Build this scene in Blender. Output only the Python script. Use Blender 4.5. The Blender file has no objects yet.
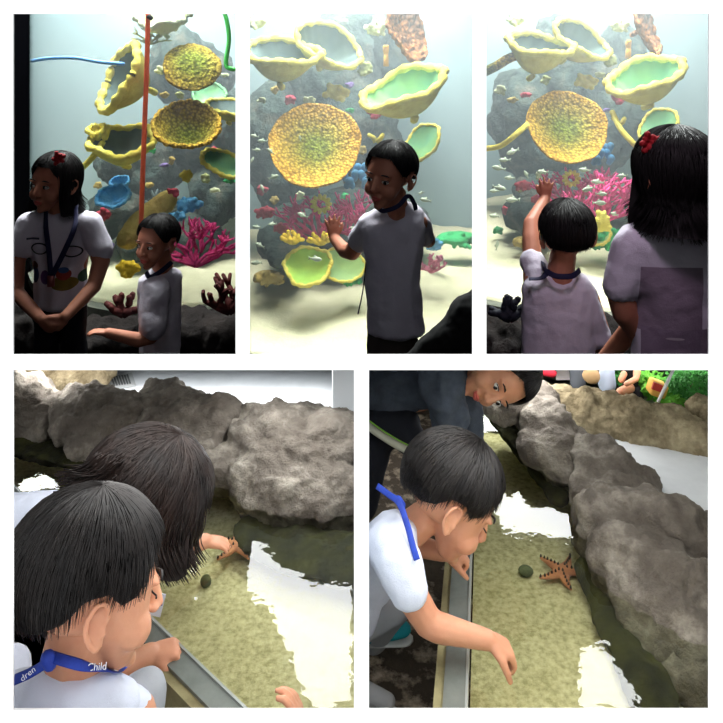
import bpy, bmesh, math, random
from mathutils import Vector, Matrix, noise
random.seed(7)
SC=bpy.context.scene
COL=SC.collection
F=750.0; CX=361.5; HY=60.0; CZ=1.0
def J(px,py,d): return Vector(((px-CX)/F*d, d, CZ-(py-HY)/F*d))
def S(n,d): return n/F*d
def on_level(px,py,z):
    d=(CZ-z)*F/(py-HY); return J(px,py,d)
PI=math.pi
# ------------------------------------------------------------------ materials
def srgb(c):
    return tuple(((v/255)/12.92 if v/255<=.04045 else ((v/255+.055)/1.055)**2.4) for v in c)
MATS={}
def mat(name,col,rough=.7,col2=None,scale=8,bump=0,bscale=None,spec=.3,detail=6,metal=0,ramp=(.35,.65),vor=0,emit=0,stretch=None,col3=None,trans=0,sss=0):
    if name in MATS: return MATS[name]
    m=bpy.data.materials.new(name); m.use_nodes=True; nt=m.node_tree; N=nt.nodes; L=nt.links
    b=N['Principled BSDF']; b.inputs['Roughness'].default_value=rough
    b.inputs['Specular IOR Level'].default_value=spec; b.inputs['Metallic'].default_value=metal
    c=srgb(col); b.inputs['Base Color'].default_value=(*c,1)
    tc=N.new('ShaderNodeTexCoord'); out=tc.outputs['Object']
    if stretch:
        mp=N.new('ShaderNodeMapping'); mp.inputs['Scale'].default_value=stretch; L.new(out,mp.inputs['Vector']); out=mp.outputs['Vector']
    if col2:
        n=N.new('ShaderNodeTexNoise'); n.inputs['Scale'].default_value=scale; n.inputs['Detail'].default_value=detail; n.inputs['Roughness'].default_value=.65
        L.new(out,n.inputs['Vector'])
        r=N.new('ShaderNodeValToRGB'); r.color_ramp.elements[0].position=ramp[0]; r.color_ramp.elements[1].position=ramp[1]
        r.color_ramp.elements[0].color=(*c,1); r.color_ramp.elements[1].color=(*srgb(col2),1)
        if col3:
            e=r.color_ramp.elements.new((ramp[0]+ramp[1])/2); e.color=(*srgb(col3),1)
        L.new(n.outputs['Fac'],r.inputs['Fac'])
        src=r.outputs['Color']
        if vor:
            v=N.new('ShaderNodeTexVoronoi'); v.inputs['Scale'].default_value=vor; L.new(out,v.inputs['Vector'])
            r2=N.new('ShaderNodeValToRGB'); r2.color_ramp.elements[0].position=.1; r2.color_ramp.elements[1].position=.7
            r2.color_ramp.elements[0].color=(1.25,1.25,1.25,1); r2.color_ramp.elements[1].color=(.45,.42,.4,1)
            L.new(v.outputs['Distance'],r2.inputs['Fac'])
            mx=N.new('ShaderNodeMix'); mx.data_type='RGBA'; mx.blend_type='MULTIPLY'; mx.inputs['Factor'].default_value=1
            L.new(src,mx.inputs['A']); L.new(r2.outputs['Color'],mx.inputs['B']); src=mx.outputs['Result']
        L.new(src,b.inputs['Base Color'])
    if bump:
        if vor:
            n2=N.new('ShaderNodeTexVoronoi'); n2.inputs['Scale'].default_value=vor; o2=n2.outputs['Distance']
        else:
            n2=N.new('ShaderNodeTexNoise'); n2.inputs['Scale'].default_value=bscale or scale*3; n2.inputs['Detail'].default_value=8; n2.inputs['Roughness'].default_value=.7; o2=n2.outputs['Fac']
        L.new(out,n2.inputs['Vector'])
        bp=N.new('ShaderNodeBump'); bp.inputs['Strength'].default_value=1; bp.inputs['Distance'].default_value=bump*(-1 if vor else 1)
        L.new(o2,bp.inputs['Height']); L.new(bp.outputs['Normal'],b.inputs['Normal'])
    if sss:
        b.inputs['Subsurface Weight'].default_value=sss; b.inputs['Subsurface Radius'].default_value=(.02,.008,.004); b.inputs['Subsurface Scale'].default_value=.5
    MATS[name]=m; return m
def shirt_marks(name,base,marks,bump=.002):
    """cloth with printed shapes; marks = (cx,cz,rx,rz,colour,'o' or 'r') in the object's own space, on its viewer side"""
    m=mat(name,base,.85,bump=bump,bscale=40); nt=m.node_tree; N=nt.nodes; L=nt.links; b=N['Principled BSDF']
    tc=N.new('ShaderNodeTexCoord'); sp=N.new('ShaderNodeSeparateXYZ'); L.new(tc.outputs['Object'],sp.inputs[0])
    def M(op,a,b_=None):
        n=N.new('ShaderNodeMath'); n.operation=op
        for i,v in enumerate((a,b_)):
            if v is None: continue
            if isinstance(v,(int,float)): n.inputs[i].default_value=v
            else: L.new(v,n.inputs[i])
        return n.outputs[0]
    cur=None
    for cx,cz,rx,rz,col,kind in marks:
        u=M('ABSOLUTE',M('DIVIDE',M('SUBTRACT',sp.outputs[0],cx),rx)); v=M('ABSOLUTE',M('DIVIDE',M('SUBTRACT',sp.outputs[2],cz),rz))
        f=M('MAXIMUM',u,v) if kind=='r' else M('ADD',M('MULTIPLY',u,u),M('MULTIPLY',v,v))
        f=M('LESS_THAN',f,1.0)
        mx=N.new('ShaderNodeMix'); mx.data_type='RGBA'; L.new(f,mx.inputs['Factor'])
        if cur is None: mx.inputs['A'].default_value=(*srgb(base),1)
        else: L.new(cur,mx.inputs['A'])
        mx.inputs['B'].default_value=(*srgb(col),1); cur=mx.outputs['Result']
    L.new(cur,b.inputs['Base Color']); return m
# ------------------------------------------------------------------ objects
PANELS={'A':(0,243,-600,361),'B':(243,479,-600,361),'C':(479,723,-600,361),'D':(-260,361.5,361,1400),'E':(361.5,1000,361,1400)}
OBJS=[]   # (object, panel)
CUR=[None]
def obj(name,bm,m,parent=None,smooth=True,loc=None,panel=None,clip=True):
    me=bpy.data.meshes.new(name)
    o=bpy.data.objects.new(name,me); COL.objects.link(o)
    if parent is not None:
        o.parent=parent; off=parent.location.copy()
        if parent.parent: off=off+parent.parent.location
        bmesh.ops.translate(bm,verts=bm.verts,vec=-off)
    elif loc is not None:
        o.location=loc; bmesh.ops.translate(bm,verts=bm.verts,vec=-Vector(loc))
    bmesh.ops.recalc_face_normals(bm,faces=bm.faces)
    bm.to_mesh(me); bm.free()
    if smooth:
        for p in me.polygons: p.use_smooth=True
    for mm in (m if isinstance(m,(list,tuple)) else [m]): me.materials.append(mm)
    if clip: OBJS.append((o,panel or CUR[0]))
    return o
def tag(o,label,cat,group=None,kind=None):
    if label: o['label']=label
    if cat: o['category']=cat
    if group: o['group']=group
    if kind: o['kind']=kind
    return o
def empty(name,loc,label,cat,group=None):
    o=bpy.data.objects.new(name,None); COL.objects.link(o); o.location=loc; o.empty_display_size=.03
    return tag(o,label,cat,group)
def struct(name,bm,m,smooth=False,clip=False):
    o=obj(name,bm,m,None,smooth,clip=clip); o['kind']='structure'; return o
def remesh(o,v=.004,sm=4,disp=None):
    r=o.modifiers.new('r','REMESH'); r.mode='VOXEL'; r.voxel_size=v; r.use_smooth_shade=True
    if sm:
        s=o.modifiers.new('s','SMOOTH'); s.iterations=sm; s.factor=.5
    for st,sc in (disp or []):
        t=bpy.data.textures.new('n','CLOUDS'); t.noise_scale=sc; t.noise_depth=3
        d=o.modifiers.new('d','DISPLACE'); d.texture=t; d.strength=st; d.mid_level=.5; d.texture_coords='LOCAL'
    return o
_ico={}
def ico(n):
    if n not in _ico:
        b=bmesh.new(); bmesh.ops.create_icosphere(b,subdivisions=n,radius=1); _ico[n]=[v.co.copy() for v in b.verts]; b.free()
    return _ico[n]
def hull(bm,balls,n=2):
    vs=[]
    for c,r,*R in balls:
        r=(r,r,r) if isinstance(r,(int,float)) else r
        for p in ico(n):
            q=Vector((p.x*r[0],p.y*r[1],p.z*r[2]))
            if R: q=R[0]@q
            vs.append(bm.verts.new(Vector(c)+q))
    res=bmesh.ops.convex_hull(bm,input=vs)
    dele=[v for v in set(list(res['geom_interior'])+list(res['geom_unused'])) if isinstance(v,bmesh.types.BMVert) and v.is_valid]
    bmesh.ops.delete(bm,geom=dele,context='VERTS')
def limb(bm,pts,n=2):
    for a,b in zip(pts,pts[1:]): hull(bm,[a,b],n)
def box(bm,c,s,R=None):
    r=bmesh.ops.create_cube(bm,size=1); 
    for v in r['verts']:
        q=Vector((v.co.x*s[0],v.co.y*s[1],v.co.z*s[2]))
        v.co=Vector(c)+(R@q if R else q)
def prism(bm,front,back):
    """closed solid between two equal point loops"""
    a=[bm.verts.new(p) for p in front]; b=[bm.verts.new(p) for p in back]; n=len(a)
    bm.faces.new(a); bm.faces.new(b[::-1])
    for i in range(n): bm.faces.new((a[i],b[i],b[(i+1)%n],a[(i+1)%n]))
def tube(bm,pts,r,n=6,taper=None,flat=None):
    """tube through pts; r float or list; flat=(up vector, ratio) gives a ribbon"""
    rings=[]; N=len(pts)
    for i,p in enumerate(pts):
        t=(pts[min(i+1,N-1)]-pts[max(i-1,0)]).normalized()
        u=Vector((0,0,1)) if abs(t.z)<.9 else Vector((1,0,0))
        if flat: u=flat[0]
        a=t.cross(u)
        if a.length<1e-6: a=t.orthogonal()
        a.normalize(); b=a.cross(t).normalized()
        rr=r[i] if isinstance(r,(list,tuple)) else r
        k=flat[1] if flat else 1
        rings.append([bm.verts.new(p+a*rr*math.cos(2*PI*j/n)+b*rr*k*math.sin(2*PI*j/n)) for j in range(n)])
    for A,B in zip(rings,rings[1:]):
        for j in range(n): bm.faces.new((A[j],A[(j+1)%n],B[(j+1)%n],B[j]))
    bm.faces.new(rings[0]); bm.faces.new(rings[-1][::-1])
def bez(pts,n=10):
    """Catmull-Rom through points"""
    P=[pts[0]*2-pts[1]]+list(pts)+[pts[-1]*2-pts[-2]]; out=[]
    for i in range(1,len(P)-2):
        for k in range(n):
            t=k/n; a,b,c,d=P[i-1],P[i],P[i+1],P[i+2]
            out.append(.5*((2*b)+(-a+c)*t+(2*a-5*b+4*c-d)*t*t+(-a+3*b-3*c+d)*t**3))
    out.append(P[-2]); return out
def text(name,body,m,parent,pos,R,size,panel):
    cu=bpy.data.curves.new(name,'FONT'); cu.body=body; cu.size=size; cu.extrude=.0003; cu.align_x='CENTER'; cu.align_y='CENTER'
    t=bpy.data.objects.new('tmp',cu); COL.objects.link(t); bpy.context.view_layer.update()
    me=bpy.data.meshes.new_from_object(t.evaluated_get(bpy.context.evaluated_depsgraph_get()))
    bpy.data.objects.remove(t)
    bm=bmesh.new(); bm.from_mesh(me); bmesh.ops.transform(bm,matrix=Matrix.Translation(pos)@R.to_4x4(),verts=bm.verts)
    return obj(name,bm,m,parent,False,panel=panel)
def frame(f,u):
    f=Vector(f).normalized(); u=Vector(u); y=-f; z=(u-u.dot(f)*f).normalized(); x=y.cross(z)
    return Matrix((x,y,z)).transposed()
# ------------------------------------------------------------------ people
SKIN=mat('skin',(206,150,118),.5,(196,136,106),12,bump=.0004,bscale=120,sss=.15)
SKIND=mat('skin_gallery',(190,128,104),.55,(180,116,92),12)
LIP=mat('lip',(196,96,86),.45); EYEW=mat('eye_white',(225,222,216),.3); IRIS=mat('iris',(24,14,10),.2,spec=.6)
HAIR=mat('black_hair',(14,12,12),.45,(30,25,23),30,stretch=(1,1,.3),spec=.3)
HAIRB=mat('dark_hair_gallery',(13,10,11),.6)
def head(bm,c,R,s):
    T=lambda v: c+R@(Vector(v)*s)
    def e(v,r): return (T(v),tuple(x*s for x in ((r,)*3 if isinstance(r,(int,float)) else r)),R)
    hull(bm,[e((0,.012,.028),(.072,.086,.074))],3)
    hull(bm,[e((0,-.02,.02),(.066,.058,.06)),e((0,-.036,-.03),(.058,.042,.03)),e((0,-.05,-.076),(.026,.024,.018))],3)
    for q in (-1,1):
        hull(bm,[e((q*.034,-.052,-.034),(.026,.026,.026))])
        hull(bm,[e((q*.073,.008,-.008),(.004,.013,.019)),e((q*.071,.002,-.03),(.005,.008,.009))])
        E=[T((q*(.074+.006*w),a,b_)) for a,b_,w in ((-.004,-.004,0),(-.002,.010,.6),(.006,.018,1),(.017,.016,1.6),(.024,.004,2),(.022,-.012,1.6),(.013,-.026,1),(.004,-.034,.4))]
        limb(bm,[(p,.0042*s) for p in bez(E,2)],1); hull(bm,[e((q*.076,-.001,-.016),(.004,.005,.006))])
        hull(bm,[e((q*.03,-.069,.018),(.020,.010,.006))])
    hull(bm,[e((0,-.078,.008),(.007,.008,.01)),e((0,-.094,-.024),(.010,.009,.008))])
    for q in (-1,1): hull(bm,[e((q*.009,-.087,-.027),(.008,.008,.006))])
    hull(bm,[e((-.012,-.080,-.05),(.008,.007,.006)),e((.012,-.080,-.05),(.008,.007,.006))])
    hull(bm,[e((0,-.068,-.086),(.014,.012,.010))])
    return e
def face(root,c,R,s,look=(0,0),closed=False):
    T=lambda v: c+R@(Vector(v)*s)
    def e(v,r): return (T(v),tuple(x*s for x in r),R)
    for q in (-1,1):
        if closed:
            b=bmesh.new(); p=[T((q*.030+t*.013,-.0790+abs(t)*.005,-.003+.003*t*t)) for t in (-1,-.5,0,.5,1)]; tube(b,p,.0013*s,5); obj('eyelash',b,HAIR,root)
            b=bmesh.new(); p=[T((q*.031+t*.016,-.0790+abs(t)*.004,.026-.004*t*t)) for t in (-1,-.5,0,.5,1)]; tube(b,p,[.0012*s,.0024*s,.0026*s,.0024*s,.001*s],5); obj('eyebrow',b,HAIR,root); continue
        b=bmesh.new(); hull(b,[e((q*.030,-.0715,.002),(.0125,.008,.0065))],3); eo=obj('eye',b,EYEW,root)
        b=bmesh.new(); hull(b,[e((q*.030+look[0],-.0775,.002+look[1]),(.0062,.0035,.0060))]); obj('iris',b,IRIS,eo)
        b=bmesh.new(); p=[T((q*.030+t*.014,-.0785+abs(t)*.004,.0085-.003*t*t)) for t in (-1,-.5,0,.5,1)]; tube(b,p,.0014*s,5); obj('eyelash',b,HAIR,root)
        b=bmesh.new(); p=[T((q*.031+t*.016,-.0790+abs(t)*.004,.026-.004*t*t)) for t in (-1,-.5,0,.5,1)]; tube(b,p,[.0012*s,.0024*s,.0026*s,.0024*s,.001*s],5); obj('eyebrow',b,HAIR,root)
    b=bmesh.new(); hull(b,[e((-.015,-.081,-.052),(.004,.004,.0035)),e((0,-.087,-.0495),(.006,.004,.004)),e((.015,-.081,-.052),(.004,.004,.0035))]); 
    hull(b,[e((-.012,-.081,-.057),(.004,.004,.003)),e((0,-.086,-.0585),(.008,.004,.0045)),e((.012,-.081,-.057),(.004,.004,.003))]); obj('lips',b,LIP,root)
def hair(root,c,R,s,line,hang=0,nst=500,m=None,seed=1,rad=(.079,.096,.086),thick=.0011,hangvec=None,curl=0,part=(0,.02),hangphi=(55,305),messy=.02,name='hair'):
    """line(phi deg)->theta max deg; phi 0 = face, 90 = local +x"""
    rnd=random.Random(seed); m=m or HAIR
    g=R.inverted()@Vector(hangvec or (0,0,-1))
    def path(phi,n=12,ro=0,ext=0,ph2=0,th0=0.02):
        tm=math.radians(line(math.degrees(phi)%360))*(1+ext); pts=[]
        nn=rad
        for i in range(n):
            t=th0+(1-th0)*i/(n-1); th=tm*t; ph=phi+ph2*t
            ct,st=math.cos(th),math.sin(th)
            dx,dy,dz=st*math.sin(ph),-st*math.cos(ph),ct
            k=1+ro+.012*math.sin(ph*9+seed)*t
            pts.append(Vector((dx*nn[0]*k,.012+dy*nn[1]*k,.028+dz*nn[2]*k+0)))
        d=math.degrees(phi)%360
        if hang and hangphi[0]<=d<=hangphi[1]:
            w=1
            L=hang*w*(1+ext); p=pts[-1].copy(); tan=(pts[-1]-pts[-2]).normalized()
            for k in range(1,9):
                t=k/8; dr=(tan*(1-t)*.6+g*(.5+t*.5))
                if curl: 
                    inw=Vector((-p.x,-(p.y-.012),0)); dr=dr+inw*curl*t*9*math.sin(t*5)
                dr.normalize(); p=p+dr*L/8; pts.append(p.copy())
        return [c+R@(q*s) for q in pts]
    b=bmesh.new(); NP=64; rows=[]
    for j in range(NP):
        ph=2*PI*j/NP; rows.append(path(ph,12,0,0,0,.01))
    # resample rows to the same count
    mx=max(len(r) for r in rows)
    def res(r):
        out=[]
        for i in range(mx):
            t=i/(mx-1)*(len(r)-1); a=int(min(t,len(r)-2)); out.append(r[a].lerp(r[a+1],t-a))
        return out
    g_=[[b.verts.new(p) for p in res(r)] for r in rows]
    for j in range(NP):
        A,B=g_[j],g_[(j+1)%NP]
        for i in range(mx-1): b.faces.new((A[i],A[i+1],B[i+1],B[i]))
    b.faces.new([r[0] for r in g_])
    for k in range(nst):
        ph=rnd.random()*2*PI; ro=rnd.uniform(.0,.05); ext=rnd.uniform(-.12,.05)
        p=path(ph,9,ro,ext,rnd.uniform(-messy,messy)*6,rnd.uniform(.0,.45))
        r0=thick*s*rnd.uniform(.7,1.5); n=len(p)
        tube(b,p,[r0*(.5+.5*min(1,3*i/n))*(1 if i<n-3 else (n-i)/4) for i in range(n)],3)
    o=obj(name,b,m,root); sd=o.modifiers.new('t','SOLIDIFY'); sd.thickness=.0; o.modifiers.remove(sd); return o
def boy_line(front=58,side=84,back=128,ear=92):
    def f(d):
        d=min(d,360-d)  # 0 face .. 180 back
        K=[(0,front),(35,front+2),(52,side-4),(62,side+12),(74,ear+8),(84,ear-2),(100,ear),(112,ear+18),(130,back-4),(180,back)]
        for (a,x),(b,y) in zip(K,K[1:]):
            if a<=d<=b: return x+(y-x)*(d-a)/(b-a)
        return back
    return f
def girl_line(front=60,side=96):
    def f(d):
        d=min(d,360-d)
        K=[(0,front),(30,front+2),(48,side-8),(62,side+4),(180,side+8)]
        for (a,x),(b,y) in zip(K,K[1:]):
            if a<=d<=b: return x+(y-x)*(d-a)/(b-a)
        return side
    return f
def hand(bm,w,dr,nr,s=1.0,curl=.4,spread=.12,side=1,curls=None):
    """w wrist, dr finger direction, nr palm-facing normal"""
    dr=Vector(dr).normalized(); nr=Vector(nr); nr=(nr-nr.dot(dr)*dr).normalized(); sd=dr.cross(nr)*side
    P=lambda a,b,c: w+(dr*a+sd*b+nr*c)*s
    hull(bm,[(P(0,0,0),.015*s),(P(.02,.014,0),.013*s),(P(.02,-.014,0),.013*s),(P(.052,.019,0),.0095*s),(P(.050,-.020,0),.009*s)])
    Ls=(.044,.050,.046,.036)
    for i in range(4):
        off=.021-.014*i; a=(1.5-i)*spread; c=(curls[i] if curls else curl)
        p=P(.054-.002*abs(i-1.2),off,0); ang=.15*c
        d0=(dr*math.cos(a)+sd*math.sin(a)); seg=[.44,.31,.25]; r=[.0078,.0072,.0066,.0056]
        pts=[(p,r[0]*s)]
        for k in range(3):
            ang+=c*(.6+.25*k); d=d0*math.cos(ang)+nr*math.sin(ang); p=p+d*Ls[i]*seg[k]*s; pts.append((p,r[k+1]*s))
        limb(bm,pts)
    t=[P(.012,.014,.002),P(.030,.032,.008),P(.047,.041,.012+.010*curl),P(.060,.042,.016+.018*curl)]
    limb(bm,[(t[0],.0105*s),(t[1],.0095*s),(t[2],.008*s),(t[3],.0065*s)])
def lanyard(root,pts,w,m,up,name='lanyard',k=.15):
    b=bmesh.new(); tube(b,bez(pts,8),w,8,flat=(Vector(up),k)); return obj(name,b,m,root)
NAVY=mat('navy_strap',(28,28,62),.7); BLUE=mat('blue_strap',(36,66,168),.6,(30,52,140),60); WHITEP=mat('white_print',(225,230,240),.7)
SHIRT=mat('white_shirt',(214,220,236),.9,bump=.0008,bscale=400)
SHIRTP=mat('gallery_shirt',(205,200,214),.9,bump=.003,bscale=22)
def body(root,bm,m=SKIN,v=.0035,sm=3): return remesh(obj('body',bm,m,root),v,sm)
def cloth(name,root,bm,m,v=.005,sm=8,disp=((.014,.06),)): return remesh(obj(name,bm,m,root),v,sm,disp)
# ------------------------------------------------------------------ setting: the white wall with five openings, floors and partitions
WY=.85
WALLM=mat('white_wall_paint',(250,250,250),.9,spec=0)
DARK=mat('gallery_black',(9,9,11),.9,spec=.1)
WHITEC=mat('pool_ceiling_white',(215,220,222),.9,spec=0)
def WP(px,py,y=WY): return J(px,py,y)
HOLES=[(14,14,236,354),(250,14,472,354),(486,14,708,354),(14,369,354,708),(369,369,708,708)]
def front_wall():
    xs=[-560,14,236,250,354,369,472,486,708,1280]; ys=[-1400,14,354,369,708,980]
    b=bmesh.new()
    for i in range(len(xs)-1):
        for j in range(len(ys)-1):
            mx,my=(xs[i]+xs[i+1])/2,(ys[j]+ys[j+1])/2
            if any(h[0]<mx<h[2] and h[1]<my<h[3] for h in HOLES): continue
            q=[(xs[i],ys[j]),(xs[i+1],ys[j]),(xs[i+1],ys[j+1]),(xs[i],ys[j+1])]
            A=[b.verts.new(WP(*p)) for p in q]; b.faces.new(A)
    bmesh.ops.remove_doubles(b,verts=b.verts,dist=1e-5)
    r=bmesh.ops.solidify(b,geom=b.faces[:],thickness=.003)
    o=struct('wall_front',b,WALLM)
front_wall()
def wedge(name,a,b_,ylo,yhi,m,vert=True,lo=-2.2,hi=2.55,x0=-3.2,x1=3.2,zmin=None):
    """radial slab between two sight planes"""
    b=bmesh.new()
    y0,y1=ylo,yhi
    if vert:
        f=[Vector(((a-CX)/F*y0,y0,0)),Vector(((b_-CX)/F*y0,y0,0)),Vector(((b_-CX)/F*y1,y1,0)),Vector(((a-CX)/F*y1,y1,0))]
        if callable(lo): L=[p+Vector((0,0,lo(p.y))) for p in f]
        else: L=[p+Vector((0,0,lo)) for p in f]
        if callable(hi): H=[p+Vector((0,0,hi(p.y))) for p in f]
        else: H=[p+Vector((0,0,hi)) for p in f]
        prism(b,L,H)
    else:
        z=lambda py,y: CZ-(py-HY)/F*y
        prism(b,[Vector((x0,y0,z(a,y0))),Vector((x0,y0,z(b_,y0))),Vector((x0,y1,z(b_,y1))),Vector((x0,y1,z(a,y1)))],
                [Vector((x1,y0,z(a,y0))),Vector((x1,y0,z(b_,y0))),Vector((x1,y1,z(b_,y1))),Vector((x1,y1,z(a,y1)))])
    return struct(name,b,m)
zs=lambda py:(lambda y: CZ-(py-HY)/F*y)
YB=4.8
wedge('floor_gallery',356.5,361,WY+.004,YB,DARK,False,x0=-2.6,x1=2.6)
wedge('ceiling_pool',361.2,366.5,WY+.004,2.6,WHITEC,False,x0=-1.6,x1=1.6)
wedge('wall_left',-9,9,WY+.004,YB,DARK,lo=zs(357))
wedge('wall_partition_left',239.5,246.5,WY+.004,YB,DARK,lo=zs(356.6))
wedge('wall_partition_right',475.5,482.5,WY+.004,YB,DARK,lo=zs(356.6))
wedge('wall_right',713,731,WY+.004,YB,DARK,lo=zs(357))
b=bmesh.new(); box(b,(0,(WY+YB)/2+.01,2.58),(5.4,YB-WY,.05)); struct('ceiling_gallery',b,DARK)
b=bmesh.new(); box(b,(0,YB+.03,.75),(5.4,.05,3.7)); struct('wall_back',b,DARK)
CLIPS={'A':(9.5,239,None,356),'B':(247,475,None,356),'C':(483,712.5,None,356),'D':(None,357,367,None),'E':(366,None,367,None)}
wedge('wall_divider',357.8,365.2,WY+.004,2.55,WHITEC,lo=-.3,hi=zs(367))
# ------------------------------------------------------------------ aquaria
TANKBACK=mat('tank_back',(126,158,164),.9,(142,172,176),1.2)
SAND=mat('tank_sand',(232,234,200),.95,(216,220,182),9,bump=.006,bscale=30)
RIM=mat('tank_rim',(120,124,112),.7,(90,96,86),12)
BED=mat('dark_bed_rock',(46,40,38),.95,(24,21,21),9,bump=.02,bscale=14)
def glass_mat():
    m=bpy.data.materials.new('tank_glass'); m.use_nodes=True; N=m.node_tree.nodes; L=m.node_tree.links
    N.remove(N['Principled BSDF']); o=N['Material Output']
    t=N.new('ShaderNodeBsdfTransparent'); t.inputs[0].default_value=(.97,.99,.99,1); g=N.new('ShaderNodeBsdfGlossy'); g.inputs['Roughness'].default_value=.03
    f=N.new('ShaderNodeFresnel'); f.inputs[0].default_value=1.2; mx=N.new('ShaderNodeMixShader')
    L.new(f.outputs[0],mx.inputs[0]); L.new(t.outputs[0],mx.inputs[1]); L.new(g.outputs[0],mx.inputs[2]); L.new(mx.outputs[0],o.inputs[0]); return m
GLASS=glass_mat()
def haze_mat(d,c):
    m=bpy.data.materials.new('water_haze'); m.use_nodes=True; N=m.node_tree.nodes; L=m.node_tree.links
    N.remove(N['Principled BSDF']); o=N['Material Output']
    v=N.new('ShaderNodeVolumeScatter'); v.inputs['Color'].default_value=(*c,1); v.inputs['Density'].default_value=d; v.inputs['Anisotropy'].default_value=.2
    L.new(v.outputs[0],o.inputs['Volume']); return m
HAZE=haze_mat(.27,(.80,.95,1))
def arc_fn(pts):
    def f(px):
        for (a,x),(b,y) in zip(pts,pts[1:]):
            if px<=b: 
                t=(px-a)/(b-a); return x+(y-x)*t
        return pts[-1][1]
    return f
def tank(panel,x0,x1,arc,zs_,where,lamp,dback=4.65):
    CUR[0]=panel
    n=40; P=[]
    # smooth arc in plan
    cps=[Vector(((px-CX)/F*d,d,0)) for px,d in arc]; P=bez(cps,8)
    t=empty('aquarium_tank',Vector((P[len(P)//2].x,P[len(P)//2].y,zs_-.05)),'large curved glass aquarium tank '+where,'aquarium','aquarium tanks')
    b=bmesh.new(); lo=[b.verts.new(Vector((p.x,p.y,zs_-.02))) for p in P]; hi=[b.verts.new(Vector((p.x,p.y,2.5))) for p in P]
    for i in range(len(P)-1): b.faces.new((lo[i],lo[i+1],hi[i+1],hi[i]))
    obj('glass_panel',b,GLASS,t)
    bk=[Vector(((x0-CX)/F*dback,dback,0)),Vector(((x1-CX)/F*dback,dback,0))]
    b=bmesh.new(); prism(b,[bk[0]+Vector((0,0,-1)),bk[1]+Vector((0,0,-1)),bk[1]+Vector((0,.03,-1)),bk[0]+Vector((0,.03,-1))],[bk[0]+Vector((0,0,2.52)),bk[1]+Vector((0,0,2.52)),bk[1]+Vector((0,.03,2.52)),bk[0]+Vector((0,.03,2.52))])
    obj('back_panel',b,TANKBACK,t,False)
    # base under the glass: rim band and plinth
    def band(name,za,zb,off,m):
        b=bmesh.new(); A=[p+Vector((0,-off,0)) for p in P]; B=[p+Vector((0,.05,0)) for p in P]
        for i in range(len(P)-1):
            q=[A[i],A[i+1],B[i+1],B[i]]
            prism(b,[v+Vector((0,0,za)) for v in q],[v+Vector((0,0,zb)) for v in q])
        bmesh.ops.remove_doubles(b,verts=b.verts,dist=1e-5); obj(name,b,m,t,False)
    band('rim',zs_-.045,zs_-.008,.012,RIM); band('plinth',zs_-.6,zs_-.05,.0,BED)
    # sand: closed body
    b=bmesh.new(); NX,NY=60,50; g=[]
    for j in range(NY+1):
        row=[]
        for i in range(NX+1):
            u=i/NX; k=u*(len(P)-1); a=int(min(k,len(P)-2)); p=P[a].lerp(P[a+1],k-a); p=p+Vector((0,.055,0))
            far=Vector((bk[0].x+(bk[1].x-bk[0].x)*u,dback-.02,0)); q=p.lerp(far,j/NY)
            z=zs_+.05*noise.noise(Vector((q.x*2.2,q.y*2.2,3)))*min(1,j/6)+.012*noise.noise(Vector((q.x*11,q.y*11,1)))*min(1,j/4)
            row.append(b.verts.new(Vector((q.x,q.y,z))))
        g.append(row)
    for j in range(NY):
        for i in range(NX): b.faces.new((g[j][i],g[j][i+1],g[j+1][i+1],g[j+1][i]))
    r=bmesh.ops.extrude_face_region(b,geom=b.faces[:]); vs=[v for v in r['geom'] if isinstance(v,bmesh.types.BMVert)]
    bmesh.ops.translate(b,verts=vs,vec=(0,0,-.12))
    tag(obj('sand_bed',b,SAND),'pale sand covering the bottom of the aquarium '+where,'sand',kind='stuff')
    # hazy water
    b=bmesh.new(); A=[p+Vector((0,.03,0)) for p in P]+[bk[1]+Vector((0,-.03,0)),bk[0]+Vector((0,-.03,0))]
    prism(b,[v+Vector((0,0,zs_-.1)) for v in A],[v+Vector((0,0,1.5)) for v in A])
    tag(obj('tank_water',b,HAZE,smooth=False),'hazy pale blue water filling the aquarium '+where,'water',kind='stuff')
    L=bpy.data.lights.new('tank_lamp','AREA'); L.shape='RECTANGLE'; L.size=S(x1-x0,3.6)*.8; L.size_y=1.5; L.energy=lamp; L.color=(.96,1,.97)
    o=bpy.data.objects.new('tank_lamp',L); COL.objects.link(o); o.location=(((x0+x1)/2-CX)/F*3.4,3.3,2.45)
    return t
WH={'A':'in the top left picture','B':'in the top middle picture','C':'in the top right picture'}
tank('A',30,239,[(29,3.35),(34,3.2),(50,3.05),(75,2.94),(110,2.85),(150,2.81),(190,2.83),(239,2.93)],.06,WH['A'],230)
tank('B',247,475,[(247,2.56),(300,2.51),(361,2.50),(420,2.52),(475,2.57)],-.02,WH['B'],230)
tank('C',483,713,[(483,2.62),(520,2.55),(570,2.5),(620,2.48),(670,2.5),(713,2.56)],.16,WH['C'],230)
# dark wall end at the left of the left tank
CUR[0]='A'; b=bmesh.new(); prism(b,[J(9.5,60,3.1)*1,J(29.5,60,3.36),J(29.5,60,4.6),J(9.5,60,4.6)],[J(9.5,60,3.1)+Vector((0,0,.74)),J(29.5,60,3.36)+Vector((0,0,.74)),J(29.5,60,4.6)+Vector((0,0,.74)),J(9.5,60,4.6)+Vector((0,0,.74))])
for v in b.verts:
    if v.co.z<1.2: v.co.z=-.9
struct('wall_column',b,mat('column_dark',(5,5,7),1,spec=0),clip=True)
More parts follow.
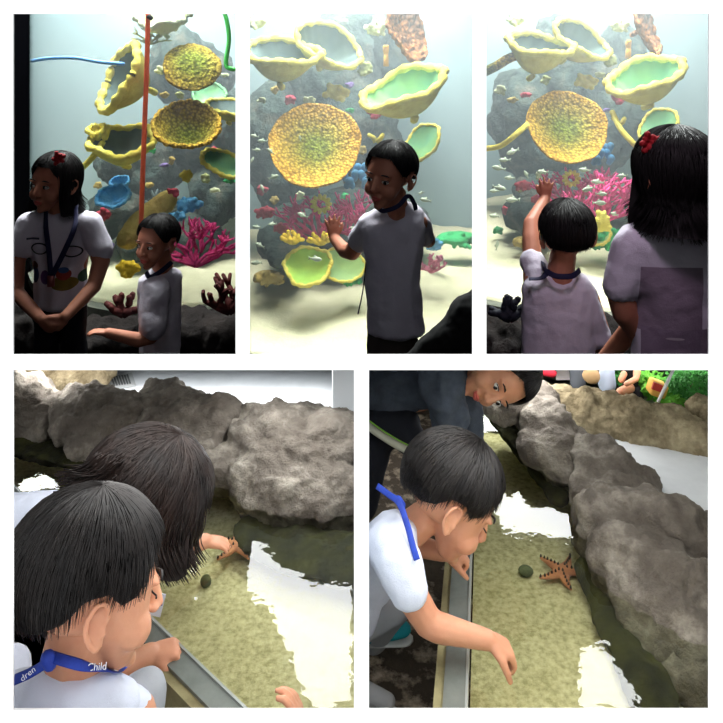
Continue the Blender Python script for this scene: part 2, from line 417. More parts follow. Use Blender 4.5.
# ------------------------------------------------------------------ reef
YEL=mat('coral_yellow',(240,230,112),.8,(214,196,70),14,bump=.01,bscale=30)
YELB=mat('coral_yellow_knobby',(226,200,100),.9,(204,166,70),6,bump=.006,vor=85,spec=.1)
def radial(m,c0,c1,R):
    nt=m.node_tree;N=nt.nodes;L=nt.links; b=N['Principled BSDF']; lk=b.inputs['Base Color'].links[0]; src=lk.from_socket
    tc=N.new('ShaderNodeTexCoord'); ln=N.new('ShaderNodeVectorMath'); ln.operation='LENGTH'; L.new(tc.outputs['Object'],ln.inputs[0])
    mr=N.new('ShaderNodeMapRange'); mr.inputs['From Max'].default_value=R; L.new(ln.outputs['Value'],mr.inputs['Value'])
    r=N.new('ShaderNodeValToRGB'); r.color_ramp.elements[0].color=(*srgb(c0),1); r.color_ramp.elements[1].color=(*srgb(c1),1); r.color_ramp.elements[0].position=.25; r.color_ramp.elements[1].position=.95
    L.new(mr.outputs[0],r.inputs['Fac']); mx=N.new('ShaderNodeMix'); mx.data_type='RGBA'; mx.blend_type='MULTIPLY'; mx.inputs['Factor'].default_value=1
    L.new(src,mx.inputs['A']); L.new(r.outputs['Color'],mx.inputs['B']); L.new(mx.outputs['Result'],b.inputs['Base Color'])
radial(YELB,(150,190,150),(255,235,200),.19)
GREY=mat('coral_inner_grey',(98,116,112),.9,(78,98,98),8)
GREEN=mat('coral_inner_green',(96,158,122),.85,(128,176,112),7)
ORG=mat('coral_orange_brown',(180,120,66),.85,(140,96,60),9,bump=.015,vor=40)
MAG=mat('coral_magenta',(226,76,140),.7,(200,50,120),10)
PINKRED=mat('coral_pink_red',(205,70,90),.8,(170,60,80),16,bump=.01,bscale=40)
CBL=mat('coral_blue',(70,150,205),.7,(110,180,220),14,bump=.008,bscale=40)
CGR=mat('coral_green',(60,190,120),.8,(50,170,90),14,bump=.01,bscale=30)
PALE=mat('coral_pale',(208,214,190),.8,(190,200,150),12,bump=.01,bscale=30)
TAN=mat('coral_tan',(190,170,96),.9,(160,140,70),16,bump=.01,bscale=40)
REEF=mat('reef_rock',(24,46,46),.95,(112,112,100),9,bump=.06,bscale=16,col3=(66,86,80),ramp=(.36,.66))
DRED=mat('coral_dark_red',(96,40,36),.8,(60,24,26),20)
def plate(label,c,rx,roll,tilt,depth,inner,rimm,rim=.012,wav=.05,yaw=0,el=1,group=None,rings=14,seg=64,sector=None,name='plate_coral',seed=0,knob=0):
    """cup or plate coral: c centre, rx radius, tilt = lean of the opening away from the viewer (0 faces us, 90 faces up)"""
    R=Matrix.Rotation(math.radians(yaw),3,'Z')@Matrix.Rotation(math.radians(roll),3,'Y')@Matrix.Rotation(math.radians(90-tilt),3,'X')
    t=empty(name,c,label,'coral',group)
    b=bmesh.new(); g=[]
    a0,a1=(0,2*PI) if not sector else tuple(math.radians(v) for v in sector)
    closed=sector is None; ns=seg if closed else seg
    def pt(u,a,off=0):
        w=1+wav*(math.sin(a*3+seed)*.6+math.sin(a*5+seed*2)*.4+ .3*math.sin(a*11+seed))*u
        r=rx*u*w; z=depth*(u**2)+wav*rx*.8*u*u*math.sin(a*4+seed)
        kk=knob*noise.noise(Vector((r*math.cos(a)*60,r*math.sin(a)*60,seed))) if knob else 0
        return c+R@Vector((r*math.cos(a),r*math.sin(a)*el,z-depth*.5+off+kk))
    off=rx*.05+.006
    top=[[b.verts.new(pt(max(u/rings,.02),a0+(a1-a0)*j/ns)) for j in range(ns+(0 if closed else 1))] for u in range(rings+1)]
    bot=[[b.verts.new(pt(max(u/rings,.02)*.99,a0+(a1-a0)*j/ns,-off)) for j in range(ns+(0 if closed else 1))] for u in range(rings+1)]
    m=len(top[0])
    for G in (top,bot):
        for u in range(rings):
            for j in range(m if closed else m-1): b.faces.new((G[u][j],G[u][(j+1)%m],G[u+1][(j+1)%m],G[u+1][j]))
    for j in range(m if closed else m-1): b.faces.new((top[-1][j],top[-1][(j+1)%m],bot[-1][(j+1)%m],bot[-1][j]))
    if closed: b.faces.new(top[0]); b.faces.new(bot[0][::-1])
    else:
        for j in (0,m-1):
            for u in range(rings): b.faces.new((top[u][j],top[u+1][j],bot[u+1][j],bot[u][j]))
    # inside and outside materials
    o=obj('cup',b,[inner,rimm],t)
    nf=rings*(m if closed else m-1)
    for i,p in enumerate(o.data.polygons):
        if nf<=i<2*nf: p.material_index=1
    if rim:
        b=bmesh.new(); n=ns*1; pts=[pt(1.0,a0+(a1-a0)*j/n,-off*.4) for j in range(n+1)]
        tube(b,pts,[rim*(1+.25*math.sin(j*1.7+seed)) for j in range(n+1)],7); obj('rim',b,rimm,t)
    b=bmesh.new(); base=c+R@Vector((0,0,-depth*.5-off-rx*.1)); hull(b,[(base,rx*.09),(base+Vector((0,rx*.5,-rx*.1)),rx*.1)]); obj('stalk',b,rimm,t)
    return t
def branchy(label,c,h,m,n=6,r=.012,spread=1,seed=1,group=None,name='branch_coral',face_=.35,cat='coral',levels=4,up=(0,0,1)):
    rnd=random.Random(seed); b=bmesh.new()
    def rec(p,d,L,r,k):
        q=p+d*L; mid=p.lerp(q,.5)+Vector((rnd.uniform(-1,1),rnd.uniform(-1,1),rnd.uniform(-1,1)))*L*.12
        tube(b,[p,mid,q],[r,r*.9,r*.8],6); 
        hull(b,[(q,r*.85)],1)
        if k<=0: return
        for _ in range(2 if rnd.random()<.75 else 3):
            e=(d+Vector((rnd.uniform(-1,1)*.9*spread,rnd.uniform(-1,1)*face_,rnd.uniform(-.4,.9)*.8))).normalized(); rec(q,e,L*rnd.uniform(.65,.95),r*.78,k-1)
    for i in range(n):
        a=(i/(n-1)-.5)*2 if n>1 else 0
        rec(c,Vector((a*spread,rnd.uniform(-.3,.3),1-.5*abs(a))).normalized(),h*.32,r,levels-2)
    o=obj(name,b,m,None,loc=c); return tag(o,label,cat,group)
def lumps(label,c,rx,rz,m,n=14,r=.3,seed=1,name='lobed_coral',group=None,cat='coral'):
    rnd=random.Random(seed); b=bmesh.new()
    hull(b,[(c,(rx*.7,rx*.5,rz*.7))])
    for i in range(n):
        a=2*PI*i/n+rnd.random(); k=rnd.uniform(.45,.8); q=c+Vector((math.cos(a)*rx*k,-rx*rnd.uniform(.1,.5),math.sin(a)*rz*k)); hull(b,[(q,min(rx,rz)*r*rnd.uniform(.7,1.2)),(c,min(rx,rz)*.15)],1)
    o=obj(name,b,m,None,loc=c); remesh(o,max(.004,min(rx,rz)*.06),2); return tag(o,label,cat,group)
def rock(name,label,balls,m,disp,v,loc,cat='rock',group=None,sm=3,kind=None,parent=None):
    b=bmesh.new(); 
    for h in balls: hull(b,h)
    o=obj(name,b,m,parent,loc=loc if parent is None else None); remesh(o,v,sm,disp)
    if parent is None: tag(o,label,cat,group,kind)
    return o
def fish_proto():
    b=bmesh.new(); hull(b,[(Vector((-.5,0,0)),(.02,.02,.02)),(Vector((-.28,0,0)),(.12,.09,.17)),(Vector((.0,0,0)),(.2,.11,.21)),(Vector((.42,0,0)),(.05,.03,.06))])
    prism(b,[Vector((.40,-.012,0)),Vector((.66,-.012,.19)),Vector((.58,-.012,0)),Vector((.66,-.012,-.19))],[Vector((.40,.012,0)),Vector((.66,.012,.19)),Vector((.58,.012,0)),Vector((.66,.012,-.19))])
    prism(b,[Vector((-.15,-.01,.16)),Vector((.12,-.01,.33)),Vector((.3,-.01,.1))],[Vector((-.15,.01,.16)),Vector((.12,.01,.33)),Vector((.3,.01,.1))])
    me=bpy.data.meshes.new('fish'); b.normal_update(); bmesh.ops.recalc_face_normals(b,faces=b.faces); b.to_mesh(me); b.free()
    for p in me.polygons: p.use_smooth=True
    me.materials.append(mat('fish_silver',(206,216,190),.35,(150,170,150),3,stretch=(1,1,5))); return me
FISH=fish_proto()
def fish(pts,panel,label):
    rnd=random.Random(len(pts)+ord(panel))
    for px,py,d,L,a in pts:
        o=bpy.data.objects.new('fish',FISH); COL.objects.link(o); o.location=J(px,py,d); s=S(L,d)/1.15; o.scale=(s,s,s)
        o.rotation_euler=(0,math.radians(a),math.radians(rnd.uniform(-25,25)+(180 if rnd.random()<.35 else 0)))
        tag(o,label,'fish','small fish '+WH[panel])
def reefrock(px,py,d,rx,ry,where,panel,deep=.5,seed=0):
    rnd=random.Random(seed+int(px)); c=J(px,py,d); X=S(rx,d); Z=S(ry,d)
    hs=[]
    for i in range(4):
        q=c+Vector((rnd.uniform(-.35,.35)*X,rnd.uniform(0,.3)*deep,rnd.uniform(-.35,.35)*Z)); hs.append([(q,(X*.62,deep*.5,Z*.62))])
    rock('reef_rock',where+' '+WH[panel],hs,REEF,[(.14,.22),(.06,.07)],.022,c,'rock','reef rocks '+WH[panel],sm=2)
# shared layout of the middle and right pictures, written for the middle one
def reef_bc(panel,tx,ty,k,dd):
    CUR[0]=panel; w=WH[panel]
    def q(px,py,d): return J(tx+(px-316)*k,ty+(py-146)*k,d+dd)
    def s(n,d): return S(n*k,d+dd)
    def rr(px,py,d,rx,ry,lab,deep=.5):
        reefrock(tx+(px-316)*k,ty+(py-146)*k,d+dd,rx*k,ry*k,lab,panel,deep)
    rr(330,90,3.9,62,100,'tall shadowy reef rock behind the big round plate coral')
    rr(270,150,3.9,58,80,'dark reef rock at the left behind the round plate coral')
    rr(385,60,4.0,26,60,'dark rock under the brown fan coral near the top')
    rr(372,150,3.9,50,75,'dark reef rock behind the open green cup coral')
    rr(330,225,3.6,85,36,'wide low reef rock behind the pink branch coral')
    rr(280,252,3.25,30,20,'small grey rock low at the left beside the sand')
    rr(395,235,3.7,40,30,'low rock at the foot of the reef, right side')
    plate('big round knobbly golden plate coral '+w,q(315,146,3.05),s(46,3.05),0,32,.05,YELB,YELB,0,.03,el=1,rings=24,seg=96,knob=.006)
    plate('wide yellow-lipped cup coral upper left '+w,q(281,64,3.2),s(37,3.2),6,68,.13,GREY,YEL,.016,.07,seed=1,el=.85)
    plate('tall loop-rimmed yellow cup coral beside the wide one '+w,q(325,52,3.3),s(34,3.3),28,50,.12,GREY,YEL,.013,.08,seed=2,el=.8)
    plate('open cup coral with green inside and yellow lip, right '+w,q(408,98,3.1),s(43,3.1),-22,66,.13,GREEN,YEL,.017,.07,seed=3,el=.75)
    plate('green leaf-like plate coral with yellow edge below the green cup '+w,q(422,145,3.3),s(24,3.3),-48,60,.03,GREEN,YEL,.008,.05,seed=4,el=.9)
    plate('brown orange fan coral hanging at the top right '+w,q(406,32,3.3),s(31,3.3),8,20,.03,ORG,ORG,.010,.05,seed=5,el=1,yaw=52,knob=.01)
    plate('yellow green wavy plate coral lying low above the sand '+w,q(308,268,2.95),s(23,2.95),0,52,.04,mat('coral_lime',(180,210,80),.8,(150,200,90),6),YEL,.008,.07,seed=6)
    plate('pale green plate coral next to the yellow green one '+w,q(343,267,3.0),s(21,3.0),10,55,.04,mat('coral_palegreen',(170,205,120),.8,(150,190,130),6),YEL,.006,.06,seed=7)
    lumps('knobby yellow coral clump under the yellow cups '+w,q(336,92,3.3),s(15,3.3),s(11,3.3),YEL,16,seed=3)
    lumps('dull pink lobed coral clump in the middle of the reef '+w,q(374,109,3.3),s(11,3.3),s(11,3.3),PINKRED,seed=4)
    lumps('pale lacy coral clump near the top of the reef '+w,q(376,29,3.35),s(14,3.35),s(10,3.35),PALE,20,.2,seed=5)
    lumps('small greenish knob coral below the lacy clump '+w,q(365,69,3.3),s(9,3.3),s(9,3.3),mat('coral_olive',(170,176,120),.9,(140,150,100),20),18,.25,seed=6)
    lumps('pale green coral in the top left corner of the tank '+w,q(257,22,3.3),s(13,3.3),s(10,3.3),CGR if 0 else PALE,10,seed=7)
    lumps('red coral lump beside the pink branches '+w,q(281,228,3.1),s(9,3.1),s(7,3.1),PINKRED,seed=8)
    lumps('dark pink coral at the left edge above the pale rock '+w,q(266,212,3.2),s(14,3.2),s(8,3.2),PINKRED,seed=9)
    branchy('long orange yellow finger of coral near the top '+w,q(386,66,3.3),s(36,3.3),mat('coral_orange',(222,170,80),.8),1,.014,.3,3,levels=3)
    branchy('small pointed yellow coral beside the green leaf '+w,q(376,142,3.2),s(30,3.2),YEL,2,.012,.5,5,levels=2)
    # tube cluster (blue)
    t=empty('tube_coral',q(353,176,3.0),'pale blue tube coral cluster under the round plate coral '+w,'coral'); rnd=random.Random(2)
    for i in range(9):
        p=q(345+(i%3)*9+rnd.uniform(-2,2),186-(i//3)*7,3.12+.02*(i//3)); b=bmesh.new(); dv=Vector((rnd.uniform(-.5,.5),-.4,.8)).normalized(); limb(b,[(p,s(3.4,3)),(p+dv*s(7,3),s(4.4,3))]); obj('tube',b,CBL,t)
    # ring coral
    t=empty('ring_coral',q(321,204,3.0),'yellow ring shaped coral with knobs above the pink branches '+w,'coral')
    for i in range(11):
        a=2*PI*i/11; p=q(321+math.cos(a)*7.5,204-math.sin(a)*7,3.0); b=bmesh.new(); hull(b,[(p,s(2.6,3)),(p+(p-q(321,204,3.0))*.25,s(2.0,3))],1); obj('knob',b,YEL,t)
    b=bmesh.new(); tube(b,[q(321+math.cos(a*.3142)*6,204-math.sin(a*.3142)*5.5,3.01) for a in range(21)],s(1.8,3),6); obj('ring',b,YEL,t)
    branchy('broad magenta branch coral low on the reef '+w,q(318,240,3.05),s(50,3.05),MAG,9,.009,1.5,7,levels=5)
    branchy('magenta branch coral right of the broad one '+w,q(356,238,3.1),s(44,3.1),MAG,7,.009,1.2,9,levels=5)
    branchy('short yellow finger coral at the left by the magenta ones '+w,q(292,242,2.95),s(20,2.95),mat('coral_bright_yellow',(240,205,50),.7),4,.013,1.6,11,levels=3)
    branchy('short yellow finger coral below the ring coral '+w,q(320,243,2.95),s(20,2.95),mat('coral_bright_yellow',(0,0,0)),4,.012,1.6,12,levels=3)
    branchy('pink branch coral standing on the sand to the right '+w,q(431,272,3.2),s(26,3.2),mat('coral_pink',(226,140,170),.8),6,.008,1.1,13,levels=4)
    lumps('blue and violet coral lump to the right above the sand '+w,q(434,244,3.5),s(11,3.5),s(9,3.5),CBL,20,.2,seed=13)
    lumps('bright green low coral bank '+('at the right edge ' if panel=='B' else 'between the two children ')+w,(q(458,238,3.8) if panel=='B' else J(609,238,3.1)),(s(32,3.8) if panel=='B' else S(19,3.1)),(s(9,3.8) if panel=='B' else S(13,3.1)),CGR,22,.3,seed=14)
    lumps('green coral patch on the sand under the pale green plate '+w,q(352,279,3.1),s(14,3.1),s(8,3.1),CGR,20,.25,seed=15)
    lumps('tan granular coral mound on the sand at the left '+w,q(268,277,3.1),s(22,3.1),s(10,3.1),TAN,20,.25,seed=16)
reef_bc('B',316,146,1.0,0)
reef_bc('C',567,128,.87,.08)
fish([(254,136,2.8,9,10),(262,141,2.85,11,0),(270,151,2.8,10,30),(257,150,2.8,9,0),(252,160,2.9,8,60),(274,177,2.8,12,20),(262,188,2.9,9,70),(300,138,2.75,7,80),(302,215,2.8,12,20),(256,227,2.9,10,0),(259,245,2.8,12,15),(256,263,2.8,12,-5),(353,228,2.8,8,10),(425,200,2.7,12,10),(421,193,2.8,7,-10),(316,259,2.8,14,-5),(272,224,2.8,9,0)],'B','small silvery fish swimming in front of the reef in the top middle picture')
fish([(542,172,2.8,12,0),(584,170,2.8,12,5),(597,182,2.8,13,5),(622,176,2.8,12,0),(526,174,2.9,9,60),(504,160,2.9,12,0),(498,168,2.9,14,10),(512,152,3,14,-20),(500,188,2.7,14,-10),(494,191,2.8,10,0),(512,200,2.7,15,0),(494,216,2.8,12,10),(497,245,2.9,10,80),(588,189,2.7,14,-15),(602,194,2.7,12,0),(600,203,2.7,14,0),(614,214,2.8,10,20),(509,178,2.9,11,0)],'C','small silvery fish swimming in front of the reef in the top right picture')
# small tufts scattered over the reef rocks
def tufts(panel,pts,d0):
    CUR[0]=panel; rnd=random.Random(ord(panel)); ms=[PALE,TAN,PINKRED,CGR,mat('coral_violet',(130,110,170),.8,(110,90,150),14),mat('coral_olive',(170,176,120),.9,(140,150,100),20)]
    for i,(x,y) in enumerate(pts):
        d=d0+rnd.uniform(-.05,.1); lumps('small muted coral tuft growing on the dark reef rocks '+WH[panel],J(x,y,d),S(rnd.uniform(4,8),d),S(rnd.uniform(3,6),d),ms[i%6],10,.35,seed=i,group='coral tufts '+WH[panel],name='coral_tuft')
tufts('B',[(262,100),(275,90),(290,100),(350,110),(356,130),(372,172),(300,196),(275,200),(262,190),(345,196),(390,215),(405,230),(262,240),(275,252),(330,250),(395,255),(350,85),(398,90),(310,100),(362,150)],3.42)
tufts('C',[(500,90),(512,100),(525,95),(612,90),(606,110),(604,150),(540,175),(520,190),(505,210),(498,230),(520,222),(545,80),(600,75)],3.45)
# extras only in the right picture
CUR[0]='C'
b=bmesh.new(); p=[J(484,72,3.35),J(496,66,3.3),J(506,60,3.28),J(518,55,3.3)]; tube(b,bez(p,5),[.022]*16,7); tag(obj('finger_coral',b,mat('coral_yellow_knobby',(0,0,0)),None,loc=p[0]),'thick yellow coral arm reaching in from the left near the top, top right picture','coral')
b=bmesh.new(); p=[J(484,149,3.2),J(500,146,3.15),J(514,136,3.1),J(528,124,3.12)]; tube(b,bez(p,5),[.012]*16,7); tag(obj('finger_coral',b,YEL,None,loc=p[0]),'thin yellow green coral stem left of the round plate coral, top right picture','coral')
b=bmesh.new(); p=[J(612,112,3.2),J(620,128,3.1),J(632,142,3.05),J(641,150,3.05)]; tube(b,bez(p,5),[.012]*16,7); tag(obj('finger_coral',b,YEL,None,loc=p[0]),'yellow coral stem just left of the red hair bow, top right picture','coral')
branchy('mass of magenta coral between the raised hand and the girl in the top right picture',J(603,222,3.0),S(52,3.0),MAG,9,.010,1.5,27,levels=5)
lumps('yellow lobed coral right of the boy in the top right picture',J(602,222,2.95),S(10,3),S(14,3),YEL,14,seed=28)
# left picture
CUR[0]='A'; w=WH['A']
for a in [(185,70,4.0,48,66,'tall shadowy reef rock behind the upper ring coral'),(190,160,3.9,62,58,'dark reef rock behind the middle of the reef'),(140,165,3.8,48,48,'dark reef rock left of the orange pole'),(120,215,3.6,40,32,'low dark rock beside the blue ring coral'),(165,235,3.5,55,30,'low rock behind the tan slab'),(226,135,3.9,24,50,'dark rock ledge at the right edge'),(222,190,3.8,34,34,'dark rock low at the right edge')]:
    reefrock(*a,'A')
plate('upper knobbly yellow ring shaped plate coral '+w,J(192,64,3.1),S(29,3.1),18,40,-.03,YELB,YELB,0,.03,el=1,rings=20,seg=90,knob=.006)
plate('middle knobbly golden plate coral leaning back '+w,J(187,131,3.05),S(32,3.05),10,52,.09,YELB,YELB,.010,.04,seed=2,rings=20,seg=90,knob=.006)
plate('long upright yellow rimmed cup coral left of the pole '+w,J(131,82,3.15),S(36,3.15),-62,58,.12,GREY,YEL,.018,.05,seed=3,el=.95)
plate('wide yellow lipped cup coral low left of the pole '+w,J(123,150,3.1),S(31,3.1),4,68,.10,GREY,YEL,.014,.08,seed=4)
plate('small curled yellow coral above the wide cup '+w,J(97,134,3.1),S(8,3.1),0,60,.05,YEL,YEL,.010,.1,seed=5)
plate('pale lacy coral crown at the top '+w,J(163,22,3.2),S(26,3.2),0,68,.06,PALE,PALE,.012,.1,seed=6,knob=.02)
plate('bluish green plate coral right of the ring coral '+w,J(209,96,3.6),S(16,3.6),10,50,.04,GREEN,GREEN,.008,.06,seed=7)
plate('yellow edged dark coral ledge at the right edge '+w,J(230,112,3.2),S(24,3.2),14,78,.05,GREY,YEL,.009,.06,seed=8)
plate('yellow green leaf coral at the lower right edge '+w,J(222,165,3.1),S(22,3.1),28,72,.03,GREEN,YEL,.010,.05,seed=9)
plate('blue ring shaped plate coral above the small boy '+w,J(114,199,3.0),S(16,3.0),0,58,.04,CBL,CBL,.008,.05,seed=10)
plate('small blue plate coral behind the blue ring '+w,J(120,184,3.2),S(9,3.2),0,60,.03,CBL,CBL,.006,.05,seed=11)
lumps('small yellow flower shaped coral '+w,J(186,175,3.05),S(8,3.05),S(7,3.05),YEL,9,.4,seed=21)
lumps('red round coral beside the blue fan '+w,J(174,192,3.05),S(8,3.05),S(6,3.05),PINKRED,10,seed=22)
lumps('blue lobed coral fan '+w,J(190,204,3.0),S(15,3.0),S(10,3.0),CBL,16,.35,seed=23)
lumps('lower blue lobed coral '+w,J(177,216,2.98),S(11,3),S(6,3),CBL,10,.4,seed=24)
lumps('dusky pink coral lump at the left '+w,J(104,214,3.2),S(9,3.2),S(8,3.2),PINKRED,12,seed=25)
lumps('small pink lump above the magenta branches '+w,J(193,222,3.0),S(6,3),S(5,3),PINKRED,8,seed=26)
lumps('bright yellow lumpy coral behind the small boy '+w,J(129,268,2.95),S(13,2.95),S(11,2.95),mat('coral_bright_yellow',(0,0,0)),20,.3,seed=27)
b=bmesh.new(); hull(b,[(J(128,238,3.0),(.05,.03,.05)),(J(147,222,3.02),(.07,.03,.06)),(J(166,200,3.05),(.05,.03,.04))]); o=obj('slab_coral',b,TAN,None,loc=J(146,218,3)); remesh(o,.008,2,[(.02,.04)]); tag(o,'long tan slab of coral leaning below the pole '+w,'coral')
branchy('bright magenta branch coral right of the boy '+w,J(196,266,2.95),S(50,2.95),MAG,9,.009,1.3,31,levels=5)
branchy('branching pale coral twigs under the crown '+w,J(150,44,3.2),S(26,3.2),PALE,5,.006,1.6,33,levels=4)
b=bmesh.new(); p=[J(108,128,3.1),J(103,142,3.1),J(92,158,3.1),J(80,170,3.1)]; tube(b,bez(p,5),.013,7); tag(obj('finger_coral',b,YEL,None,loc=p[-1]),'curving yellow green coral stem at the left of the reef '+w,'coral')
b=bmesh.new(); p=[J(148,10,2.93),J(147,60,2.93),J(144,140,2.93),J(141,224,2.93)]; tube(b,bez(p,6),.0095,10); o=obj('orange_pole',b,mat('orange_plastic',(226,92,52),.45,(214,80,44),5),None,loc=p[-1]); tag(o,'slim orange red pole standing upright inside the left tank','pole')
b=bmesh.new(); hull(b,[(J(149,17,2.93),.012),(J(151,18,2.93),.009)]); obj('clip',b,mat('black_plastic',(30,25,25),.5),o)
b=bmesh.new(); p=[J(223,8,3.0),J(227,22,3.0),J(229,40,3.0),J(226,64,3.0)]+[J(232,69,3.0),J(239,68,3.0)]; tube(b,bez(p,6),.009,8); tag(obj('green_hose',b,mat('green_plastic',(70,180,80),.5),None,loc=p[0]),'bright green hose bending in the upper right of the left tank','hose')
b=bmesh.new(); p=[J(32,61,3.3),J(48,58.5,3.15),J(75,58,3.02),J(100,62,2.95),J(124,64,2.93)]; tube(b,bez(p,6),.0075,8); tag(obj('blue_hose',b,mat('pale_blue',(110,165,220),.6),None,loc=p[0]),'thin pale blue hose arching across the upper left of the left tank','hose')  # blue reflection on the glass, modelled as a thin coloured tube
tufts('A',[(160,70),(165,95),(160,118),(152,150),(165,165),(205,178),(215,190),(150,185),(158,200),(100,230),(110,245),(145,245),(160,232),(172,160),(214,150),(230,180),(140,125),(180,95),(225,75),(98,185)],3.35)
branchy('grey branch coral tangle behind the tan slab '+w,J(165,215,3.3),S(34,3.3),mat('coral_greyblue',(120,140,140),.9),6,.008,1.3,51,levels=4)
# rock beds and dark corals in front of the tanks
def bed(panel,pts,label,seed=0):
    CUR[0]=panel
    hs=[[(J(px,py,d),(S(rx,d),.12,S(ry,d)))] for px,py,d,rx,ry in pts]; c=J(pts[0][0],pts[0][1],pts[0][2]); rock('rock_bed',label,hs,BED,[(.08,.1),(.04,.04)],.014,c,'rock')
bed('A',[(100,340,2.68,34,22),(140,335,2.7,34,20),(185,332,2.68,34,22),(225,334,2.68,30,25),(20,330,2.7,30,30)],'dark rough rock bed in front of the left tank')
bed('C',[(500,342,2.3,26,28),(530,345,2.32,26,26),(570,346,2.3,26,26),(605,342,2.3,30,22),(650,345,2.3,30,26)],'dark rough rock bed in front of the right tank')
CUR[0]='A'
branchy('small dark red branch coral beside the small boy in front of the tank',J(124,314,2.62),S(34,2.62),DRED,4,.017,1.2,41,levels=3)
branchy('dark red branch coral at the lower right corner in front of the left tank',J(229,312,2.6),S(44,2.6),DRED,6,.014,1.0,43,levels=4)
CUR[0]='C'
branchy('blackish blue branch coral at the lower left in front of the right tank',J(509,318,2.2),S(36,2.2),mat('coral_black',(24,28,40),.7),4,.016,1.0,45,levels=3)
# unseen fill lights added to lift the children in the dark gallery
def area(name,loc,tgt,sx,sy,e,c=(1,1,1),spread=None):
    L=bpy.data.lights.new(name,'AREA'); L.shape='RECTANGLE'; L.size=sx; L.size_y=sy; L.energy=e; L.color=c
    if spread: L.spread=math.radians(spread)
    o=bpy.data.objects.new(name,L); COL.objects.link(o); o.location=loc; o.rotation_euler=(Vector(tgt)-Vector(loc)).to_track_quat('-Z','Y').to_euler(); return o
area('gallery_fill',(J(140,60,1.3).x,1.25,1.6),J(110,240,2.5),.2,.2,.5,(.9,.72,.85))
area('gallery_fill',(J(361,60,1.3).x,1.25,1.6),J(385,240,2.3),.2,.2,.5,(.75,.7,1))
area('gallery_fill',(J(597,60,1.3).x,1.15,1.6),J(610,280,2.0),.2,.2,5.0,(1,.75,.95))
# ------------------------------------------------------------------ people in the gallery
def Q(px,py,d,r,rd=None):
    """ball: pixel position, depth and radius measured as r pixels at that depth (rd: depth radius)"""
    s=S(r,d) if not isinstance(r,tuple) else None
    if s is not None: return (J(px,py,d),s)
    return (J(px,py,d),(S(r[0],d),S(r[2],d),S(r[1],d)))
def limbQ(bm,*pts): limb(bm,[Q(*p) for p in pts])
def hullQ(bm,*pts): hull(bm,[Q(*p) for p in pts])
def wrap(name,root,pts,m,v=.005,sm=8,disp=((.012,.06),)):
    b=bmesh.new()
    for p in pts: hullQ(b,*p)
    return cloth(name,root,b,m,v,sm,disp)
def bow(root,c,s,m):
    b=bmesh.new()
    for i in range(9):
        a=i*2.4; r=.35+.07*i; q=c+Vector((math.cos(a)*s*r,-.3*s+.1*s*math.sin(i*3),math.sin(a)*s*r)); hull(b,[(q,s*.33),(c,s*.22)],1)
    o=obj('hair_bow',b,m,root); remesh(o,s*.06,1); o['label']='red ruffled hair bow'; return o
RED=mat('red_cloth',(150,24,32),.8); DKPANT=mat('dark_trousers',(26,26,32),.9)
# girl, left picture
CUR[0]='A'; dA=2.3
g=empty('person',J(60,353,dA),'dark haired girl in printed white shirt standing at the left of the left tank','person')
c=J(55,183,dA); R=frame((-.42,-1,-.06),(.06,0,1)); s=.84
b=bmesh.new(); head(b,c,R,s); hullQ(b,(57,200,dA+.03,12),(60,222,dA+.04,13))
hullQ(b,(38,228,dA+.03,9),(84,228,dA+.03,9),(60,300,dA+.03,(22,14,15)))
limbQ(b,(26,228,dA,10.5),(16,262,dA-.02,9),(16,292,dA-.05,7.5),(40,318,dA-.16,5.8)); limbQ(b,(93,230,dA,10.5),(101,262,dA-.02,9),(94,286,dA-.05,7.5),(66,316,dA-.15,5.8))
hand(b,J(40,318,dA-.16),(.6,-.1,-.55),(.5,.6,-.1),.72,.7); hand(b,J(66,316,dA-.15),(-.6,-.1,-.6),(-.5,.6,-.1),.72,.7,side=-1)
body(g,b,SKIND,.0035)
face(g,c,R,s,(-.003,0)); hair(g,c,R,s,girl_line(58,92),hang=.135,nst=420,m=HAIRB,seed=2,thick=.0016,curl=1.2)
pat=[(44,246,9,6,(40,50,60),'o'),(44,246,7.6,4.6,(205,200,214),'o'),(76,249,9,6,(40,50,60),'o'),(76,249,7.6,4.6,(205,200,214),'o'),(38,236,6,1,(70,70,90),'r'),
 (37,272,6,9,(50,70,110),'o'),(38,263,4,4,(90,60,50),'o'),(50,274,5,7,(90,60,110),'o'),(68,280,12,7,(120,100,40),'o'),(68,271,7,6,(150,60,50),'o'),(68,267,5,3,(60,90,140),'o'),(84,276,5,6,(60,90,70),'o')]
k=S(1,dA); SG=shirt_marks('printed_shirt',(205,200,214),[((x-60)*k,(353-y)*k,a*k,b_*k,cc,kk) for x,y,a,b_,cc,kk in pat])
wrap('shirt',g,[[(36,224,dA+.03,14),(84,224,dA+.03,14),(60,216,dA+.04,13)],[(42,228,dA+.02,17),(80,228,dA+.02,17),(60,262,dA+.02,(26,20,20))],[(60,258,dA+.02,(26,20,20)),(62,302,dA+.02,(27,8,22))],
 [(30,224,dA,13),(20,248,dA-.01,13)],[(90,224,dA,13),(101,250,dA-.01,12.5)]],SG,disp=((.010,.07),))
wrap('trousers',g,[[(60,296,dA+.03,(26,12,20)),(60,318,dA+.03,(27,12,20))],[(47,318,dA+.03,13),(46,372,dA+.03,12)],[(73,318,dA+.03,13),(75,372,dA+.03,12)]],DKPANT)
lanyard(g,[J(46,208,dA-.02),J(46,228,dA-.085),J(49,252,dA-.10),J(51,276,dA-.105)],S(2.6,dA),NAVY,(0,-1,0)); lanyard(g,[J(76,206,dA-.02),J(75,226,dA-.085),J(64,252,dA-.10),J(52,276,dA-.105)],S(2.6,dA),NAVY,(0,-1,0))
b=bmesh.new(); box(b,J(51,281,dA-.105),(.018,.010,.032)); obj('clip',b,mat('lanyard_clip',(120,60,60),.5),g)
bow(g,J(59,158,dA-.09),S(7,dA),RED)
